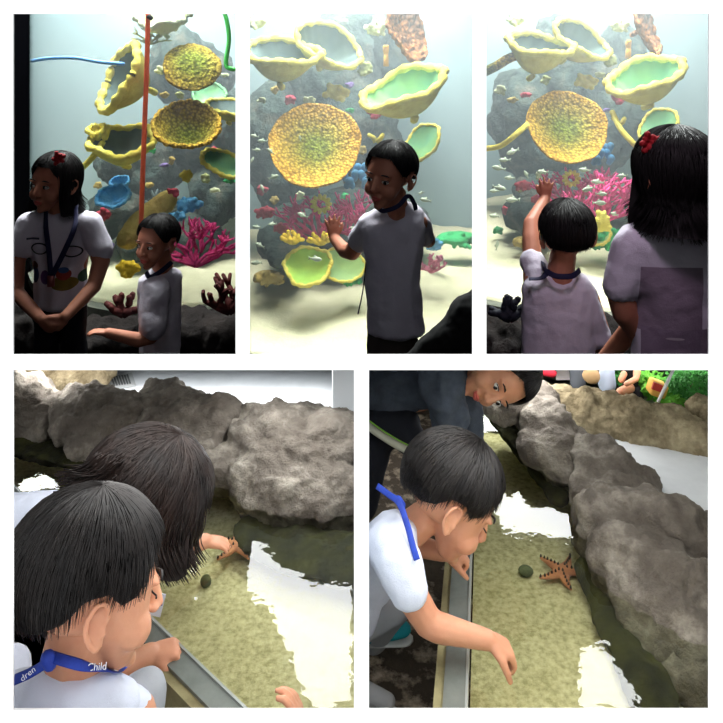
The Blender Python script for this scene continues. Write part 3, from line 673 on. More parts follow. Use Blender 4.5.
# small boy, left picture
dB=2.5
g=empty('person',J(160,353,dB),'small boy in white shirt looking over his shoulder beside the orange pole','person')
c=J(157,242,dB); R=frame((-.55,-1,-.12),(.04,0,1)); s=.80
b=bmesh.new(); head(b,c,R,s); hullQ(b,(161,256,dB+.03,10),(164,274,dB+.05,11))
hullQ(b,(148,282,dB+.04,8),(172,282,dB+.04,8),(160,345,dB+.04,(14,12,12)))
limbQ(b,(156,300,dB-.06,9),(151,336,dB-.08,8),(138,340,dB-.10,7.4),(108,333,dB-.13,5.2)); hand(b,J(108,333,dB-.13),(-1,-.1,.18),(0,0,-1),.66,.35,side=-1)
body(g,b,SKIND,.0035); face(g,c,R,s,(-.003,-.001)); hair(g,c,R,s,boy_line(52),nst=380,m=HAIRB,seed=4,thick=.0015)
wrap('shirt',g,[[(148,284,dB+.03,11),(172,278,dB+.04,11),(162,272,dB+.05,9)],[(150,288,dB+.03,13),(170,284,dB+.04,12),(160,330,dB+.04,(20,16,16)),(160,362,dB+.04,(20,14,16))],[(156,290,dB-.05,15),(153,326,dB-.08,14.5)]],SHIRTP)
lanyard(g,[J(146,272,dB-.02),J(150,277,dB-.05),J(160,272,dB-.03),J(172,262,dB+.02)],S(2.4,dB),NAVY,(0,-1,.3))
# boy, middle picture
CUR[0]='B'; dC=2.2
g=empty('person',J(394,353,dC),'boy in white shirt pressing one hand on the middle tank and looking back','person')
c=J(390,176,dC); R=frame((-.62,-.85,-.12),(.12,0,1)); s=.90
b=bmesh.new(); head(b,c,R,s); hullQ(b,(394,196,dC+.02,13),(396,216,dC+.03,14))
hullQ(b,(376,226,dC+.04,10),(412,220,dC+.04,10),(394,320,dC+.04,(24,14,14)))
limbQ(b,(368,228,dC+.06,10),(352,252,dC+.12,8.5),(345,251,dC+.15,7.5),(334,238,dC+.24,5.4)); hand(b,J(334,238,dC+.24),(-.10,.05,1),(0,1,0),.72,.10,.22,side=-1)
limbQ(b,(418,222,dC+.04,10),(428,240,dC+.16,8),(422,236,dC+.24,7))
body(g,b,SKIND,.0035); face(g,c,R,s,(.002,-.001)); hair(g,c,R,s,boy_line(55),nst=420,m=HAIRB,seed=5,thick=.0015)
wrap('shirt',g,[[(374,224,dC+.03,14),(412,216,dC+.04,13),(397,209,dC+.03,11)],[(378,230,dC+.02,17),(410,226,dC+.03,16),(394,280,dC+.02,(28,20,20))],[(392,270,dC+.02,(28,20,20)),(396,330,dC+.02,(30,8,22))],[(370,226,dC+.04,14),(360,240,dC+.09,13)],[(416,222,dC+.05,13),(424,236,dC+.10,11)]],SHIRTP,disp=((.014,.07),))
wrap('trousers',g,[[(392,324,dC+.03,(26,14,18)),(392,346,dC+.03,(27,14,18))],[(381,345,dC+.03,15),(381,372,dC+.03,14)],[(405,345,dC+.03,15),(405,372,dC+.03,14)]],mat('grey_brown_trousers',(70,62,58),.9))
lanyard(g,[J(378,208,dC-.03),J(384,211,dC-.06),J(398,206,dC-.05),J(408,196,dC-.04),J(414,203,dC-.02),J(416,210,dC)],S(2.2,dC),NAVY,(0,-1,.3))
b=bmesh.new(); p=[J(366,262,dC-.06),J(363,290,dC-.02),J(358,314,dC)]; tube(b,bez(p,5),S(.7,dC),5); obj('lanyard_cord',b,NAVY,g)
# dark clothed person at the right
dD=1.7
g=empty('person',J(445,353,dD),'person in black at the lower right corner, only a dark shoulder showing','person')
BLK=mat('black_cloth',(6,6,7),.95)
b=bmesh.new(); hullQ(b,(470,330,dD+.02,14),(470,372,dD+.02,20)); body(g,b,SKIND,.006)
wrap('jacket',g,[[(476,316,dD,22),(440,342,dD,16),(412,368,dD,13)],[(476,316,dD,26),(476,380,dD,30),(420,380,dD,18)],[(484,300,dD,17),(470,330,dD,20)]],BLK,disp=((.02,.05),))
# right picture: boy with raised hand, seen from behind
CUR[0]='C'; dE=2.15
g=empty('person',J(562,353,dE),'boy seen from behind raising one hand to the right tank','person')
c=J(567,236,dE); R=frame((.10,1,.02),(-.05,0,1)); s=.93
b=bmesh.new(); head(b,c,R,s); hullQ(b,(563,256,dE-.01,13),(560,280,dE,14))
hullQ(b,(542,292,dE,12),(580,294,dE,12),(560,352,dE,(26,14,14)))
limbQ(b,(534,280,dE+.02,11),(531,240,dE+.10,9),(531,224,dE+.14,8),(545,199,dE+.24,5.4)); hand(b,J(545,199,dE+.24),(.12,.05,1),(0,1,0),.66,.15,.24,side=1)
limbQ(b,(588,300,dE,12),(602,338,dE+.02,10),(606,360,dE+.02,9))
body(g,b,SKIND,.0035); hair(g,c,R,s,boy_line(55,84,128),nst=900,m=HAIRB,seed=6,thick=.0013,rad=(.083,.098,.088))
wrap('shirt',g,[[(542,286,dE,15),(578,288,dE,15),(560,280,dE,11)],[(540,292,dE,19),(578,294,dE,18),(556,340,dE,(34,20,22)),(558,366,dE,(37,14,22))],[(540,282,dE+.01,15),(532,260,dE+.06,12.5)],[(582,296,dE,16),(598,336,dE+.01,13)]],SHIRTP,disp=((.014,.06),))
lanyard(g,[J(543,262,dE+.02),J(546,270,dE-.05),J(556,276,dE-.085),J(572,276,dE-.08),J(580,270,dE-.03)],S(2.7,dE),NAVY,(0,-1,.2)); lanyard(g,[J(547,273,dE-.06),J(541,278,dE-.07),J(529,279,dE-.06)],S(3,dE),NAVY,(0,-.3,1),'lanyard_end')
# right picture: girl from behind
dG=1.75
g=empty('person',J(660,353,dG),'girl seen from behind with long wavy hair and a red bow, standing at the right','person')
c=J(672,176,dG); R=frame((-.35,1,.0),(0,0,1)); s=.98
b=bmesh.new(); head(b,c,R,s); hullQ(b,(672,206,dG,16),(668,240,dG,18))
hullQ(b,(636,248,dG+.02,14),(700,248,dG+.02,14),(665,345,dG+.02,(36,16,18)))
limbQ(b,(628,256,dG,17),(622,296,dG,15),(625,312,dG,13.5),(645,340,dG+.03,12)); limbQ(b,(640,318,dG+.05,11),(622,340,dG+.08,10),(598,368,dG+.10,8))
body(g,b,SKIND,.0045)
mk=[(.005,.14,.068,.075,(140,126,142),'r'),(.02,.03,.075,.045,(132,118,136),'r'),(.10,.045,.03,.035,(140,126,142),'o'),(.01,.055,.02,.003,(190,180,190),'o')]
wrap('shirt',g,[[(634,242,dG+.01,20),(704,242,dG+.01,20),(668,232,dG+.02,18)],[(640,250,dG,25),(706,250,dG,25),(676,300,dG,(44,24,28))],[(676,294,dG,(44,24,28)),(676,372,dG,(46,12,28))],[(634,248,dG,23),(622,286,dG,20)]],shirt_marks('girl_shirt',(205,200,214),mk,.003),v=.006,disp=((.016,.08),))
hair(g,c,R,s,girl_line(58,94),hang=.15,nst=900,m=HAIRB,seed=8,thick=.0017,curl=1.5,rad=(.088,.103,.092),messy=.05)
bow(g,J(648,142,dG-.03),S(11,dG),RED)
# ------------------------------------------------------------------ touch pools
WZ=.05; BZ=-.03; GZ=-.12
STONE=mat('pool_rock',(182,174,160),.92,(84,76,68),9,bump=.016,bscale=46,ramp=(.3,.7),col3=(116,108,99),detail=12,spec=.15)
STONEW=mat('pool_rock_warm',(196,182,148),.92,(96,84,62),13,bump=.014,bscale=40,ramp=(.34,.66),col3=(150,136,108),detail=12,spec=.15)
ALGAE=mat('algae_rock',(74,74,36),.9,(34,34,20),14,bump=.006,bscale=40)
PSAND=mat('pool_sand',(232,224,184),.95,(178,168,122),90,bump=.003,bscale=160,col3=(214,204,160),detail=10)
PAVE=mat('white_paving',(226,228,230),.85,(206,208,210),5,bump=.001,bscale=20)
SOIL=mat('soil_concrete',(190,174,152),.95,(86,76,64),16,bump=.012,bscale=40,col3=(74,64,54))
STEEL=mat('grey_steel_edge',(120,126,120),.4,(98,104,98),14,spec=.5,metal=.25)
TANC=mat('tan_concrete',(150,142,104),.85,(120,112,80),20)
def water_mat():
    m=bpy.data.materials.new('pool_water'); m.use_nodes=True; N=m.node_tree.nodes; L=m.node_tree.links
    N.remove(N['Principled BSDF']); o=N['Material Output']
    t=N.new('ShaderNodeBsdfTransparent'); t.inputs[0].default_value=(.93,.96,.88,1); g=N.new('ShaderNodeBsdfGlossy'); g.inputs['Roughness'].default_value=.01
    f=N.new('ShaderNodeFresnel'); f.inputs[0].default_value=1.5; mx=N.new('ShaderNodeMixShader')
    tc=N.new('ShaderNodeTexCoord'); n=N.new('ShaderNodeTexNoise'); n.inputs['Scale'].default_value=16; n.inputs['Detail'].default_value=3
    bp=N.new('ShaderNodeBump'); bp.inputs['Distance'].default_value=.0013; L.new(tc.outputs['Object'],n.inputs['Vector']); L.new(n.outputs['Fac'],bp.inputs['Height'])
    L.new(bp.outputs['Normal'],g.inputs['Normal']); L.new(bp.outputs['Normal'],f.inputs['Normal'])
    L.new(f.outputs[0],mx.inputs[0]); L.new(t.outputs[0],mx.inputs[1]); L.new(g.outputs[0],mx.inputs[2]); L.new(mx.outputs[0],o.inputs[0]); return m
WATER=water_mat()
def flat_poly(pts,z0,z1):
    b=bmesh.new(); prism(b,[Vector((x,y,z0)) for x,y in pts],[Vector((x,y,z1)) for x,y in pts]); return b
def rimline(p,q,ext=2.0):
    p=Vector(p);q=Vector(q); return p,(q-p).normalized()
# bottom left pool: rim runs from lower right to upper left
def pool(panel,a,dv,side,polyW,where):
    """a: near point of the rim's water side, dv: unit direction going away, side: unit vector towards dry ground"""
    CUR[0]=panel; a=Vector(a); dv=Vector(dv).normalized(); sd=Vector(side).normalized()
    P=lambda t,w:(a.x+dv.x*t+sd.x*w, a.y+dv.y*t+sd.y*w)
    t=empty('pool_edge',Vector((a.x,a.y,GZ)),'grey metal edged low kerb of the touch pool '+where,'kerb','touch pool kerbs')
    obj('metal_cap',flat_poly([P(-.5,0),P(1.6,0),P(1.6,.033),P(-.5,.033)],BZ,.07),STEEL,t,False)
    obj('ledge',flat_poly([P(-.5,.033),P(1.6,.033),P(1.6,.047),P(-.5,.047)],GZ,.064),TANC,t,False)
    obj('lip',flat_poly([P(-.5,-.003),P(1.6,-.003),P(1.6,.001),P(-.5,.001)],.04,.073),mat('steel_bright',(170,176,172),.35,metal=.5),t,False)
    w=[P(-.5,-.004),P(1.6,-.004)]+polyW
    b=bmesh.new(); vs=[b.verts.new((x,y,WZ)) for x,y in w]; b.faces.new(vs)
    w_=obj('pool_water',b,WATER,smooth=False)
    if w_.data.polygons[0].normal.z<0: w_.data.flip_normals()
    tag(w_,'clear shallow water of the touch pool '+where,'water',kind='stuff')
    b=flat_poly(w,BZ-.03,BZ); bmesh.ops.triangulate(b,faces=b.faces[:])
    tag(obj('pool_sand',b,PSAND,smooth=False),'greenish yellow sand under the water of the touch pool '+where,'sand',kind='stuff')
    return P
WD,WE='in the bottom left picture','in the bottom right picture'
A1=J(243,708,.93*F/648); A0=J(188,655,.93*F/595); dv=(A0-A1); dv.z=0; dv.normalize()
pool('D',A1,dv,(-dv.y*-1*-1,dv.x*-1*-1,0) if False else (-.69,-.72,0),[(-1.6,2.4),(-.01,2.4),(-.01,.6)],WD)
B1=J(465.5,709,.93*F/649); B0=J(471,539,.93*F/479); dv2=(B0-B1); dv2.z=0
pool('E',B1,dv2,(-1,.16,0),[(1.4,2.4),(1.4,.6)],WE)
# ground, one slab for each side
for nm,x0,x1 in (('ground_left',-1.6,-.012),('ground_right',.012,1.6)):
    b=bmesh.new(); prism(b,[Vector((x0,WY+.01,GZ-.03)),Vector((x1,WY+.01,GZ-.03)),Vector((x1,2.6,GZ-.03)),Vector((x0,2.6,GZ-.03))],[Vector((x0,WY+.01,GZ)),Vector((x1,WY+.01,GZ)),Vector((x1,2.6,GZ)),Vector((x0,2.6,GZ))])
    CUR[0]='D' if x0<-1 else 'E'; o=obj('floor',b,SOIL,None,False,clip=True); o['kind']='structure'
def lvl(pts,z): return [(lambda v:(v.x,v.y))(on_level(px,py,z)) for px,py in pts]
CUR[0]='D'
o=obj('floor',flat_poly(lvl([(60,372),(100,410),(240,440),(357,470),(357,364),(60,364)],.06),-.02,.06),PAVE,None,False); o['kind']='structure'
o=obj('wall_pool',flat_poly(lvl([(333,420),(357,426),(357,395),(332,392)],.06),.06,.6),mat('white_block',(214,217,219),.9),None,False); o['kind']='structure'
# drain grate
t=empty('drain_grate',on_level(122,384,.06),'small grey slotted drain grate in the white paving behind the rocks','grate')
fr=lvl([(112,389),(136,386),(132,374),(108,378)],.062)
obj('frame',flat_poly(fr,.060,.066),mat('grate_frame',(176,178,178),.7),t,False)
for i in range(7):
    u=.12+.11*i; a=Vector(fr[0]).lerp(Vector(fr[1]),u); c_=Vector(fr[3]).lerp(Vector(fr[2]),u); e=(Vector(fr[1])-Vector(fr[0]))*.035
    a,c_=a.lerp(c_,.12),a.lerp(c_,.88)
    obj('slot',flat_poly([tuple(a-e),tuple(a+e),tuple(c_+e),tuple(c_-e)],.0655,.068),mat('grate_slot',(96,98,98),.8),t,False)
DR=[(.06,.10),(.026,.045),(.010,.014)]
def prock(label,balls,m=STONE,dr=DR,v=.006,kind=None,name='rock'):
    hs=[[Q(*p) for p in grp] for grp in balls]; c=hs[0][0][0].copy(); return rock(name,label,hs,m,dr,v,c,'rock',None,2,kind)
prock('long low yellowish rocks at the top left edge, behind the others',[[(20,374,2.15,(30,12,30)),(95,376,2.15,(18,10,24))],[(60,372,2.2,(30,12,24))]],STONEW)
prock('grey boulder at the left edge of the left touch pool',[[(22,404,1.95,(28,28,40)),(50,418,1.93,(22,26,36))],[(4,400,1.9,(20,32,40))]])
prock('rounded grey boulder just left of the girl\'s hair',[[(78,414,1.9,(28,26,40)),(115,422,1.86,(34,32,40))],[(92,436,1.82,(24,20,34))]])
prock('craggy boulder behind the girl\'s head in the row',[[(160,406,1.9,(26,22,40)),(185,425,1.84,(34,34,44))],[(215,432,1.82,(26,34,40)),(190,455,1.76,(30,26,34))]])
prock('largest grey brown boulder at the right of the left pool',[[(262,442,1.78,(34,34,50)),(325,452,1.74,(40,40,50))],[(270,480,1.68,(46,34,40)),(330,500,1.62,(44,36,36))],[(222,468,1.72,(22,24,30))]])
prock('pale flat rock lying on top beside the white block',[[(300,420,1.86,(30,12,26)),(345,425,1.84,(20,12,24))]])
AD=[(.02,.05),(.008,.015)]
prock('dark algae covered ledge under water below the largest boulder',[[(250,532,1.58,(16,7,30)),(300,552,1.50,(30,8,36)),(350,560,1.46,(20,10,40))]],ALGAE,AD)
prock('brownish algae ledge under water below the left boulders',[[(30,446,1.86,(30,6,20)),(95,462,1.78,(26,6,20))]],ALGAE,AD)
prock('small dark stone on the sand near the starfish, left pool',[[(206,581,on_level(206,581,-.02).y,(6,6,6))]],mat('dark_stone',(116,124,90),.9,(84,90,66),30),[(.004,.02)],.002)
def starfish(c,r,rot,label,seed=0):
    t=empty('starfish',c,label,'starfish'); OR=mat('starfish_skin',(206,140,100),.7,(176,112,80),40,bump=.001,bscale=200)
    b=bmesh.new(); tips=[]
    for i in range(5):
        a=rot+2*PI*i/5; d=Vector((math.cos(a),math.sin(a),0)); bend=Vector((-d.y,d.x,0))*.08*r*math.sin(seed+i*2)
        limb(b,[(c,(r*.27,r*.27,r*.14)),(c+d*r*.5+bend,(r*.15,r*.15,r*.11)),(c+d*r*.95,(r*.055,r*.055,r*.05))]); tips.append((d,bend))
    hull(b,[(c+Vector((0,0,r*.05)),(r*.3,r*.3,r*.13))])
    o=obj('body',b,OR,t); remesh(o,r*.03,3)
    K=mat('starfish_knob',(44,26,22),.7)
    for d,bend in tips:
        for k in (.18,.34,.5,.66,.8,.95):
            b=bmesh.new(); p=c+d*r*k+bend*min(1,2*(1-abs(k-.5)*2))+Vector((0,0,r*(.17-.12*k))); hull(b,[(p,r*.045),(p+Vector((0,0,r*.07)),r*.02)],1); obj('knob',b,K,t)
starfish(on_level(236,545,.0),.055,.35,'orange brown knobbed starfish under the girl\'s fingertips in the left pool',1)
# people, bottom left
def hairpix(): pass
dH=.96
g=empty('person',J(60,705,.98),'boy nearest the lower left corner in a white shirt and blue lanyard','person')
c=J(90,588,dH); R=frame((.86,.52,-.26),(-.02,.12,1)); s=1.0
b=bmesh.new(); head(b,c,R,s); hullQ(b,(76,640,dH-.01,30),(70,690,.97,36))
hullQ(b,(25,712,.96,24),(135,716,1.02,22),(70,760,1.0,(60,30,30)))
limbQ(b,(128,716,1.05,24),(100,690,1.10,19),(98,684,1.12,18),(150,655,1.17,11)); hand(b,J(150,655,1.17),(.9,.25,.05),(0,.1,-1),.72,1.25,side=-1)
body(g,b,SKIN,.003)
face(g,c,R,s,closed=True); hair(g,c,R,s,boy_line(60,84,126),nst=3200,seed=11,thick=.0009,rad=(.084,.100,.090),messy=.03)
wrap('shirt',g,[[(22,700,.95,28),(112,706,.97,28),(66,700,.935,34)],[(40,690,.93,24),(100,694,.95,24),(70,704,.92,26)],[(22,704,.95,30),(128,716,1.02,28),(66,770,.99,(70,30,36))],[(124,712,1.03,26),(140,728,1.06,26)],[(10,700,.98,22),(14,660,1.03,16)]],SHIRT,.005,8,((.010,.05),))
wrap('trousers',g,[[(146,692,1.08,22),(138,730,1.06,26)],[(146,692,1.08,22),(90,740,1.02,30)]],mat('light_grey_trousers',(168,172,178),.9,bump=.001,bscale=60),disp=((.006,.05),))
lanyard(g,[J(14,680,.90),J(30,673,.90),J(44,664,.90),J(48,656,.91)],S(5,.92),BLUE,(0,-.6,1))
lanyard(g,[J(50,656,.905),J(66,661,.895),J(85,666,.90),J(104,669,.93),J(118,672,.97),J(124,668,1.02)],S(5,.92),BLUE,(0,-.6,1))
Rt=frame((0,-1,0),(0,.25,1)).copy()
b=bmesh.new(); hull(b,[(J(48,658,.90),.009),(J(50,664,.90),.008)]); obj('knot',b,BLUE,g)
def face_text(body,px,py,d,size,roll,parent,panel):
    # text in the plane facing back towards the viewer, rolled in its own plane
    n=(Vector((0,0,CZ))-J(px,py,d)).normalized(); up=Vector((0,0,1)); x=up.cross(n).normalized(); y=n.cross(x)
    Rr=Matrix((x,y,n)).transposed()@Matrix.Rotation(math.radians(roll),3,'Z'); text('lanyard_print',body,WHITEP,parent,J(px,py,d),Rr,size,panel)
face_text('Child',97,667,.905,.0105,-8,g,'D'); face_text('dren',28,674,.892,.009,24,g,'D')
# girl
dJ=1.16
g=empty('person',J(40,520,1.25),'girl with chin length dark hair leaning over the left pool to touch the starfish','person')
c=J(145,508,dJ); R=frame((.80,.30,-.52),(.52,.1,.85)); s=.98
b=bmesh.new(); head(b,c,R,s); hullQ(b,(118,505,dJ+.02,22),(92,522,1.2,24)); hullQ(b,(92,526,1.22,22),(30,530,1.25,26))
limbQ(b,(118,532,1.26,17),(160,556,1.36,12),(205,541,1.43,7.5)); hand(b,J(205,541,1.43),(1,.25,-.25),(0,.15,-1),.55,.35,side=1)
body(g,b,SKIN,.003)
hair(g,c,R,s,girl_line(62,88),hang=.075,nst=2600,seed=13,thick=.0010,rad=(.086,.102,.092),hangvec=(.18,.0,-1),curl=1.3,messy=.09,m=mat('dark_brown_hair',(20,15,14),.45,(40,29,25),30,stretch=(1,1,.3),spec=.25))
b=bmesh.new(); rnd=random.Random(4)
for k in range(260):
    p0=J(110+rnd.uniform(-14,16),474+rnd.uniform(-22,14),1.10+rnd.uniform(-.02,.02)); w_=rnd.uniform(.6,1.1); p=[p0,p0+Vector((-.028,0,-.022))*w_,p0+Vector((-.062,0,-.030+rnd.uniform(-.008,.012)))*w_]; tube(b,bez(p,4),.0011,3)
o=obj('hair_lock',b,MATS['dark_brown_hair'],g); o['kind']='stuff'
wrap('shirt',g,[[(84,522,1.22,27),(60,524,1.24,29),(0,528,1.27,32)],[(100,530,1.25,22),(128,540,1.29,17)],[(60,540,1.24,30),(-10,560,1.27,40)]],SHIRT,disp=((.010,.05),))
b=bmesh.new(); box(b,J(156,604,1.22),(.024,.002,.038),Matrix.Rotation(.25,3,'Y')); o=obj('badge',b,WHITEP,g,False); o['label']='white name card on the lanyard'
lanyard(g,[J(146,560,1.19),J(152,580,1.2),J(158,596,1.215),J(160,606,1.214)],S(2.6,1.2),BLUE,(0,-1,0))
# fingertips at the bottom edge
g=empty('person',J(290,712,1.0),'fingertips of a hand reaching in at the bottom edge of the left pool','person')
b=bmesh.new(); w_=J(300,745,.99); limb(b,[(w_+Vector((.03,-.02,-.04)),.02),(w_,.015)]); hand(b,w_,(-.12,.3,.7),(-1,.2,.1),.72,.5); body(g,b,SKIN,.003)
# ------------------------------------------------------------------ bottom right
CUR[0]='E'
o=obj('floor',flat_poly(lvl([(560,440),(712,560),(712,430),(560,420)],.06),-.02,.06),PAVE,None,False); o['kind']='structure'
o=obj('floor',flat_poly(lvl([(470,364),(470,420),(730,445),(730,364)],-.0),-.03,.0),mat('garden_ground',(120,122,100),.95,(80,90,60),8),None,False); o['kind']='structure'
prock('long yellowish rock wall stretching across the top of the right pool',[[(530,402,2.0,(30,18,24)),(600,420,1.93,(34,27,26))],[(600,420,1.93,(34,27,26)),(660,430,1.88,(30,26,26))],[(660,434,1.87,(30,24,24)),(705,446,1.82,(30,22,24))]],STONEW,[(.04,.09),(.024,.03),(.010,.012)])
prock('small pale pointed rock at the right edge on the wall',[[(702,410,1.9,(14,14,14)),(712,425,1.88,(18,22,18))]],STONEW)
prock('grey boulder furthest up in the row of the right pool',[[(492,388,1.98,(22,16,30)),(530,405,1.92,(26,22,34))],[(505,400,1.9,(24,20,30))]])
prock('rounded boulder second in the row beside the boy\'s reflection',[[(545,425,1.84,(30,26,34)),(562,452,1.76,(28,30,34))],[(536,446,1.76,(20,20,24))]])
prock('domed grey boulder in the middle of the row above the white paving',[[(602,466,1.68,(34,26,36)),(625,490,1.62,(34,30,36))],[(590,490,1.62,(24,24,28))]])
prock('big dark craggy boulder at the right side of the right pool',[[(612,522,1.52,(42,36,36)),(680,545,1.46,(44,44,36))],[(625,560,1.42,(42,40,30)),(690,610,1.32,(44,50,34))],[(640,590,1.36,(34,36,28)),(690,650,1.26,(36,40,30))]],STONE,[(.06,.11),(.026,.045),(.010,.014)])
prock('lower boulder at the lower right corner',[[(692,680,1.22,(26,30,26)),(715,700,1.2,(30,40,30))]])
prock('dark green algae ledge under water along the big boulder',[[(588,575,1.46,(12,10,20)),(612,620,1.34,(18,10,26))],[(612,620,1.34,(18,10,26)),(650,690,1.2,(30,12,30))]],ALGAE,AD)
prock('olive algae slope under water along the upper boulders',[[(500,420,1.98,(10,8,20)),(555,490,1.7,(14,8,24))]],ALGAE,AD)
prock('small dark green stone on the sand beside the starfish, right pool',[[(526,571,on_level(526,571,-.02).y,(8,5,7))]],MATS['dark_stone'],[(.004,.02)],.002)
starfish(on_level(562,571,-.015),.054,-.25,'orange starfish with dark knobs lying on the sand of the right pool',2)
dK=1.28
g=empty('person',J(385,640,1.38),'boy in a white shirt crouching at the right pool with one arm over the water','person')
c=J(449,498,dK); R=frame((.80,.02,-.58),(.58,.12,.80)); s=.90
b=bmesh.new(); head(b,c,R,s); hullQ(b,(422,520,dK+.0,17),(398,540,dK,19))
hullQ(b,(392,548,dK-.02,20),(388,552,dK+.08,20),(345,600,dK+.02,(30,24,24)))
limbQ(b,(398,572,dK-.10,18),(428,622,1.17,14.5),(437,627,1.165,14),(488,640,1.15,9.5)); hand(b,J(488,640,1.15),(.9,.1,-.5),(-.3,0,-1),.72,.95,.05,side=-1)
limbQ(b,(398,540,dK+.10,14),(420,546,1.34,10.5),(443,553,1.32,8)); hand(b,J(443,553,1.32),(1,.1,-.05),(0,.2,-1),.66,1.2,side=-1)
body(g,b,SKIN,.003); face(g,c,R,s,closed=True); hair(g,c,R,s,boy_line(58,82,124),nst=2600,seed=15,thick=.0010,rad=(.084,.099,.090),messy=.03)
wrap('shirt',g,[[(398,540,dK-.06,20),(392,536,dK-.02,24),(396,534,dK+.07,20),(360,580,dK+.02,(36,30,30))],[(360,570,dK+.02,(34,34,30)),(345,610,dK+.02,34)],[(390,545,dK-.06,25),(398,560,1.18,25),(408,588,1.165,21)],[(392,540,dK+.08,16),(402,545,dK+.12,14)]],SHIRT,disp=((.010,.05),))
wrap('trousers',g,[[(350,616,dK+.10,28),(392,604,1.36,20)],[(350,600,dK+.14,26),(396,596,1.40,18)],[(392,606,1.37,18),(374,640,1.40,13)]],MATS['light_grey_trousers'],disp=((.006,.05),))
def shoe(root,c,dr,L,m,sole):
    dr=Vector(dr).normalized(); sd=Vector((0,0,1)).cross(dr)
    b=bmesh.new(); hull(b,[(c+dr*L*.36+Vector((0,0,.004)),(L*.15,L*.15,L*.09)),(c,(L*.17,L*.17,L*.13))]); hull(b,[(c,(L*.17,L*.17,L*.13)),(c-dr*L*.33+Vector((0,0,.008)),(L*.14,L*.14,L*.17))])
    o=obj('shoe',b,m,root); remesh(o,.003,3)
    b=bmesh.new(); z=Vector((0,0,-L*.11)); hull(b,[(c+dr*L*.38+z,(L*.16,L*.16,L*.035)),(c-dr*L*.34+z,(L*.15,L*.15,L*.035))]); obj('sole',b,sole,o)
shoe(g,J(376,632,1.39),(1,.05,0),.13,mat('teal_shoe',(30,150,165),.7),mat('shoe_sole',(205,208,208),.7)); shoe(g,J(364,692,1.30),(.8,-.5,0),.12,mat('grey_shoe',(170,172,174),.8),MATS['shoe_sole'])
BT=mat('blue_strap',(0,0,0))
lanyard(g,[J(377,486,1.25),J(388,494,1.235),J(399,503,1.21),J(407,524,1.185),J(412,543,1.165),J(417,560,1.15)],S(3,1.23),BT,(0,-1,.5))
b=bmesh.new(); hull(b,[(J(398,500,1.225),.007),(J(402,505,1.225),.006)]); obj('knot',b,BT,g)
face_text('Ch',407,540,1.195,.007,-80,g,'E')
# second boy
dM=1.72
g=empty('person',J(400,440,1.78),'boy in a dark grey jacket bending over the right pool, face tilted sideways','person')
c=J(499,373,1.66); R=frame((-.22,-.80,-.42),(.92,-.10,.15)); s=.80
b=bmesh.new(); head(b,c,R,s); hullQ(b,(470,372,1.70,14),(450,375,1.74,16)); hullQ(b,(440,385,1.76,20),(380,395,1.8,24)); 
body(g,b,SKIN,.0035); face(g,c,R,s,(-.002,-.002)); hair(g,c,R,s,boy_line(56,82,124),nst=900,seed=17,thick=.0013)
JK=mat('dark_jacket',(76,84,96),.95,(54,60,70),14,bump=.004,bscale=30)
wrap('jacket',g,[[(458,372,1.74,20),(440,378,1.76,26),(385,388,1.8,30)],[(400,380,1.8,30),(360,395,1.82,30)]],JK,.006,5,((.03,.06),(.008,.02)))
wrap('sleeve',g,[[(442,374,1.67,26),(446,400,1.63,21)],[(446,400,1.63,21),(454,440,1.64,15)]],JK,.005,5,((.03,.05),))
wrap('sleeve',g,[[(462,388,1.72,20),(468,412,1.70,15)],[(468,412,1.70,15),(474,446,1.70,11)]],JK,.005,5,((.012,.05),))
wrap('undershirt',g,[[(362,411,1.77,(10,9,20)),(390,416,1.77,(16,5,14))]],WHITEP,.004,4,())
wrap('trousers',g,[[(368,432,1.74,22),(406,424,1.74,16)],[(400,426,1.74,18),(418,448,1.7,15)],[(368,445,1.74,24),(360,500,1.76,20)]],mat('black_tracksuit',(26,28,36),.9),.006,5,((.01,.06),))
b=bmesh.new(); tube(b,bez([J(366,424,1.675),J(380,434,1.665),J(396,444,1.66),J(412,452,1.655)],5),S(4.6,1.65),6,flat=(Vector((0,-.6,1)),.3)); o=obj('stripe',b,mat('beige_stripe',(178,178,160),.9),g); o['label']='beige side stripe'
b=bmesh.new(); tube(b,bez([J(368,420,1.67),J(382,430,1.66),J(398,440,1.655),J(414,448,1.65)],5),S(.8,1.65),5); obj('piping',b,mat('lime_piping',(120,170,60),.8),g)
# background things behind the rock wall
def leafy(c,rx,rz,ry,n,m,label,seed,name='leafy_shrub',size=.012):
    rnd=random.Random(seed); t=empty(name,c+Vector((0,0,-rz)),label,'plant','shrubs behind the rock wall'); b=bmesh.new()
    for i in range(n):
        u=Vector((rnd.gauss(0,1),rnd.gauss(0,1),rnd.gauss(0,1))).normalized()*rnd.uniform(.5,1); p=c+Vector((u.x*rx,u.y*ry,u.z*rz))
        d=Vector((rnd.uniform(-1,1),rnd.uniform(-1,.2),rnd.uniform(-.7,.7))).normalized(); w=d.orthogonal().normalized()*size*.32; k=size*rnd.uniform(.7,1.3)
        a=[b.verts.new(q) for q in (p,p+d*k*.5+w,p+d*k,p+d*k*.5-w)]; b.faces.new(a)
    obj('foliage',b,m,t,False)
    b=bmesh.new(); limb(b,[(c+Vector((0,0,-rz)),.006),(c,.004)]); obj('stem',b,mat('stem_brown',(80,64,44),.9),t)
LG=mat('leaf_green',(70,150,60),.7,(40,100,40),20); LG2=mat('leaf_bright',(120,190,70),.7,(80,160,50),20)
leafy(J(692,386,2.0),S(28,2.0),S(18,2),.06,1500,LG,'dense dark green shrub in the top right corner behind the rocks',1)
leafy(J(650,384,2.06),S(13,2),S(13,2),.04,320,LG2,'bright green leafy plant beside the seated person',2,size=.02)
leafy(J(672,402,1.97),S(10,2),S(8,2),.03,220,LG2,'small yellow green plant at the foot of the white post',3,size=.016)
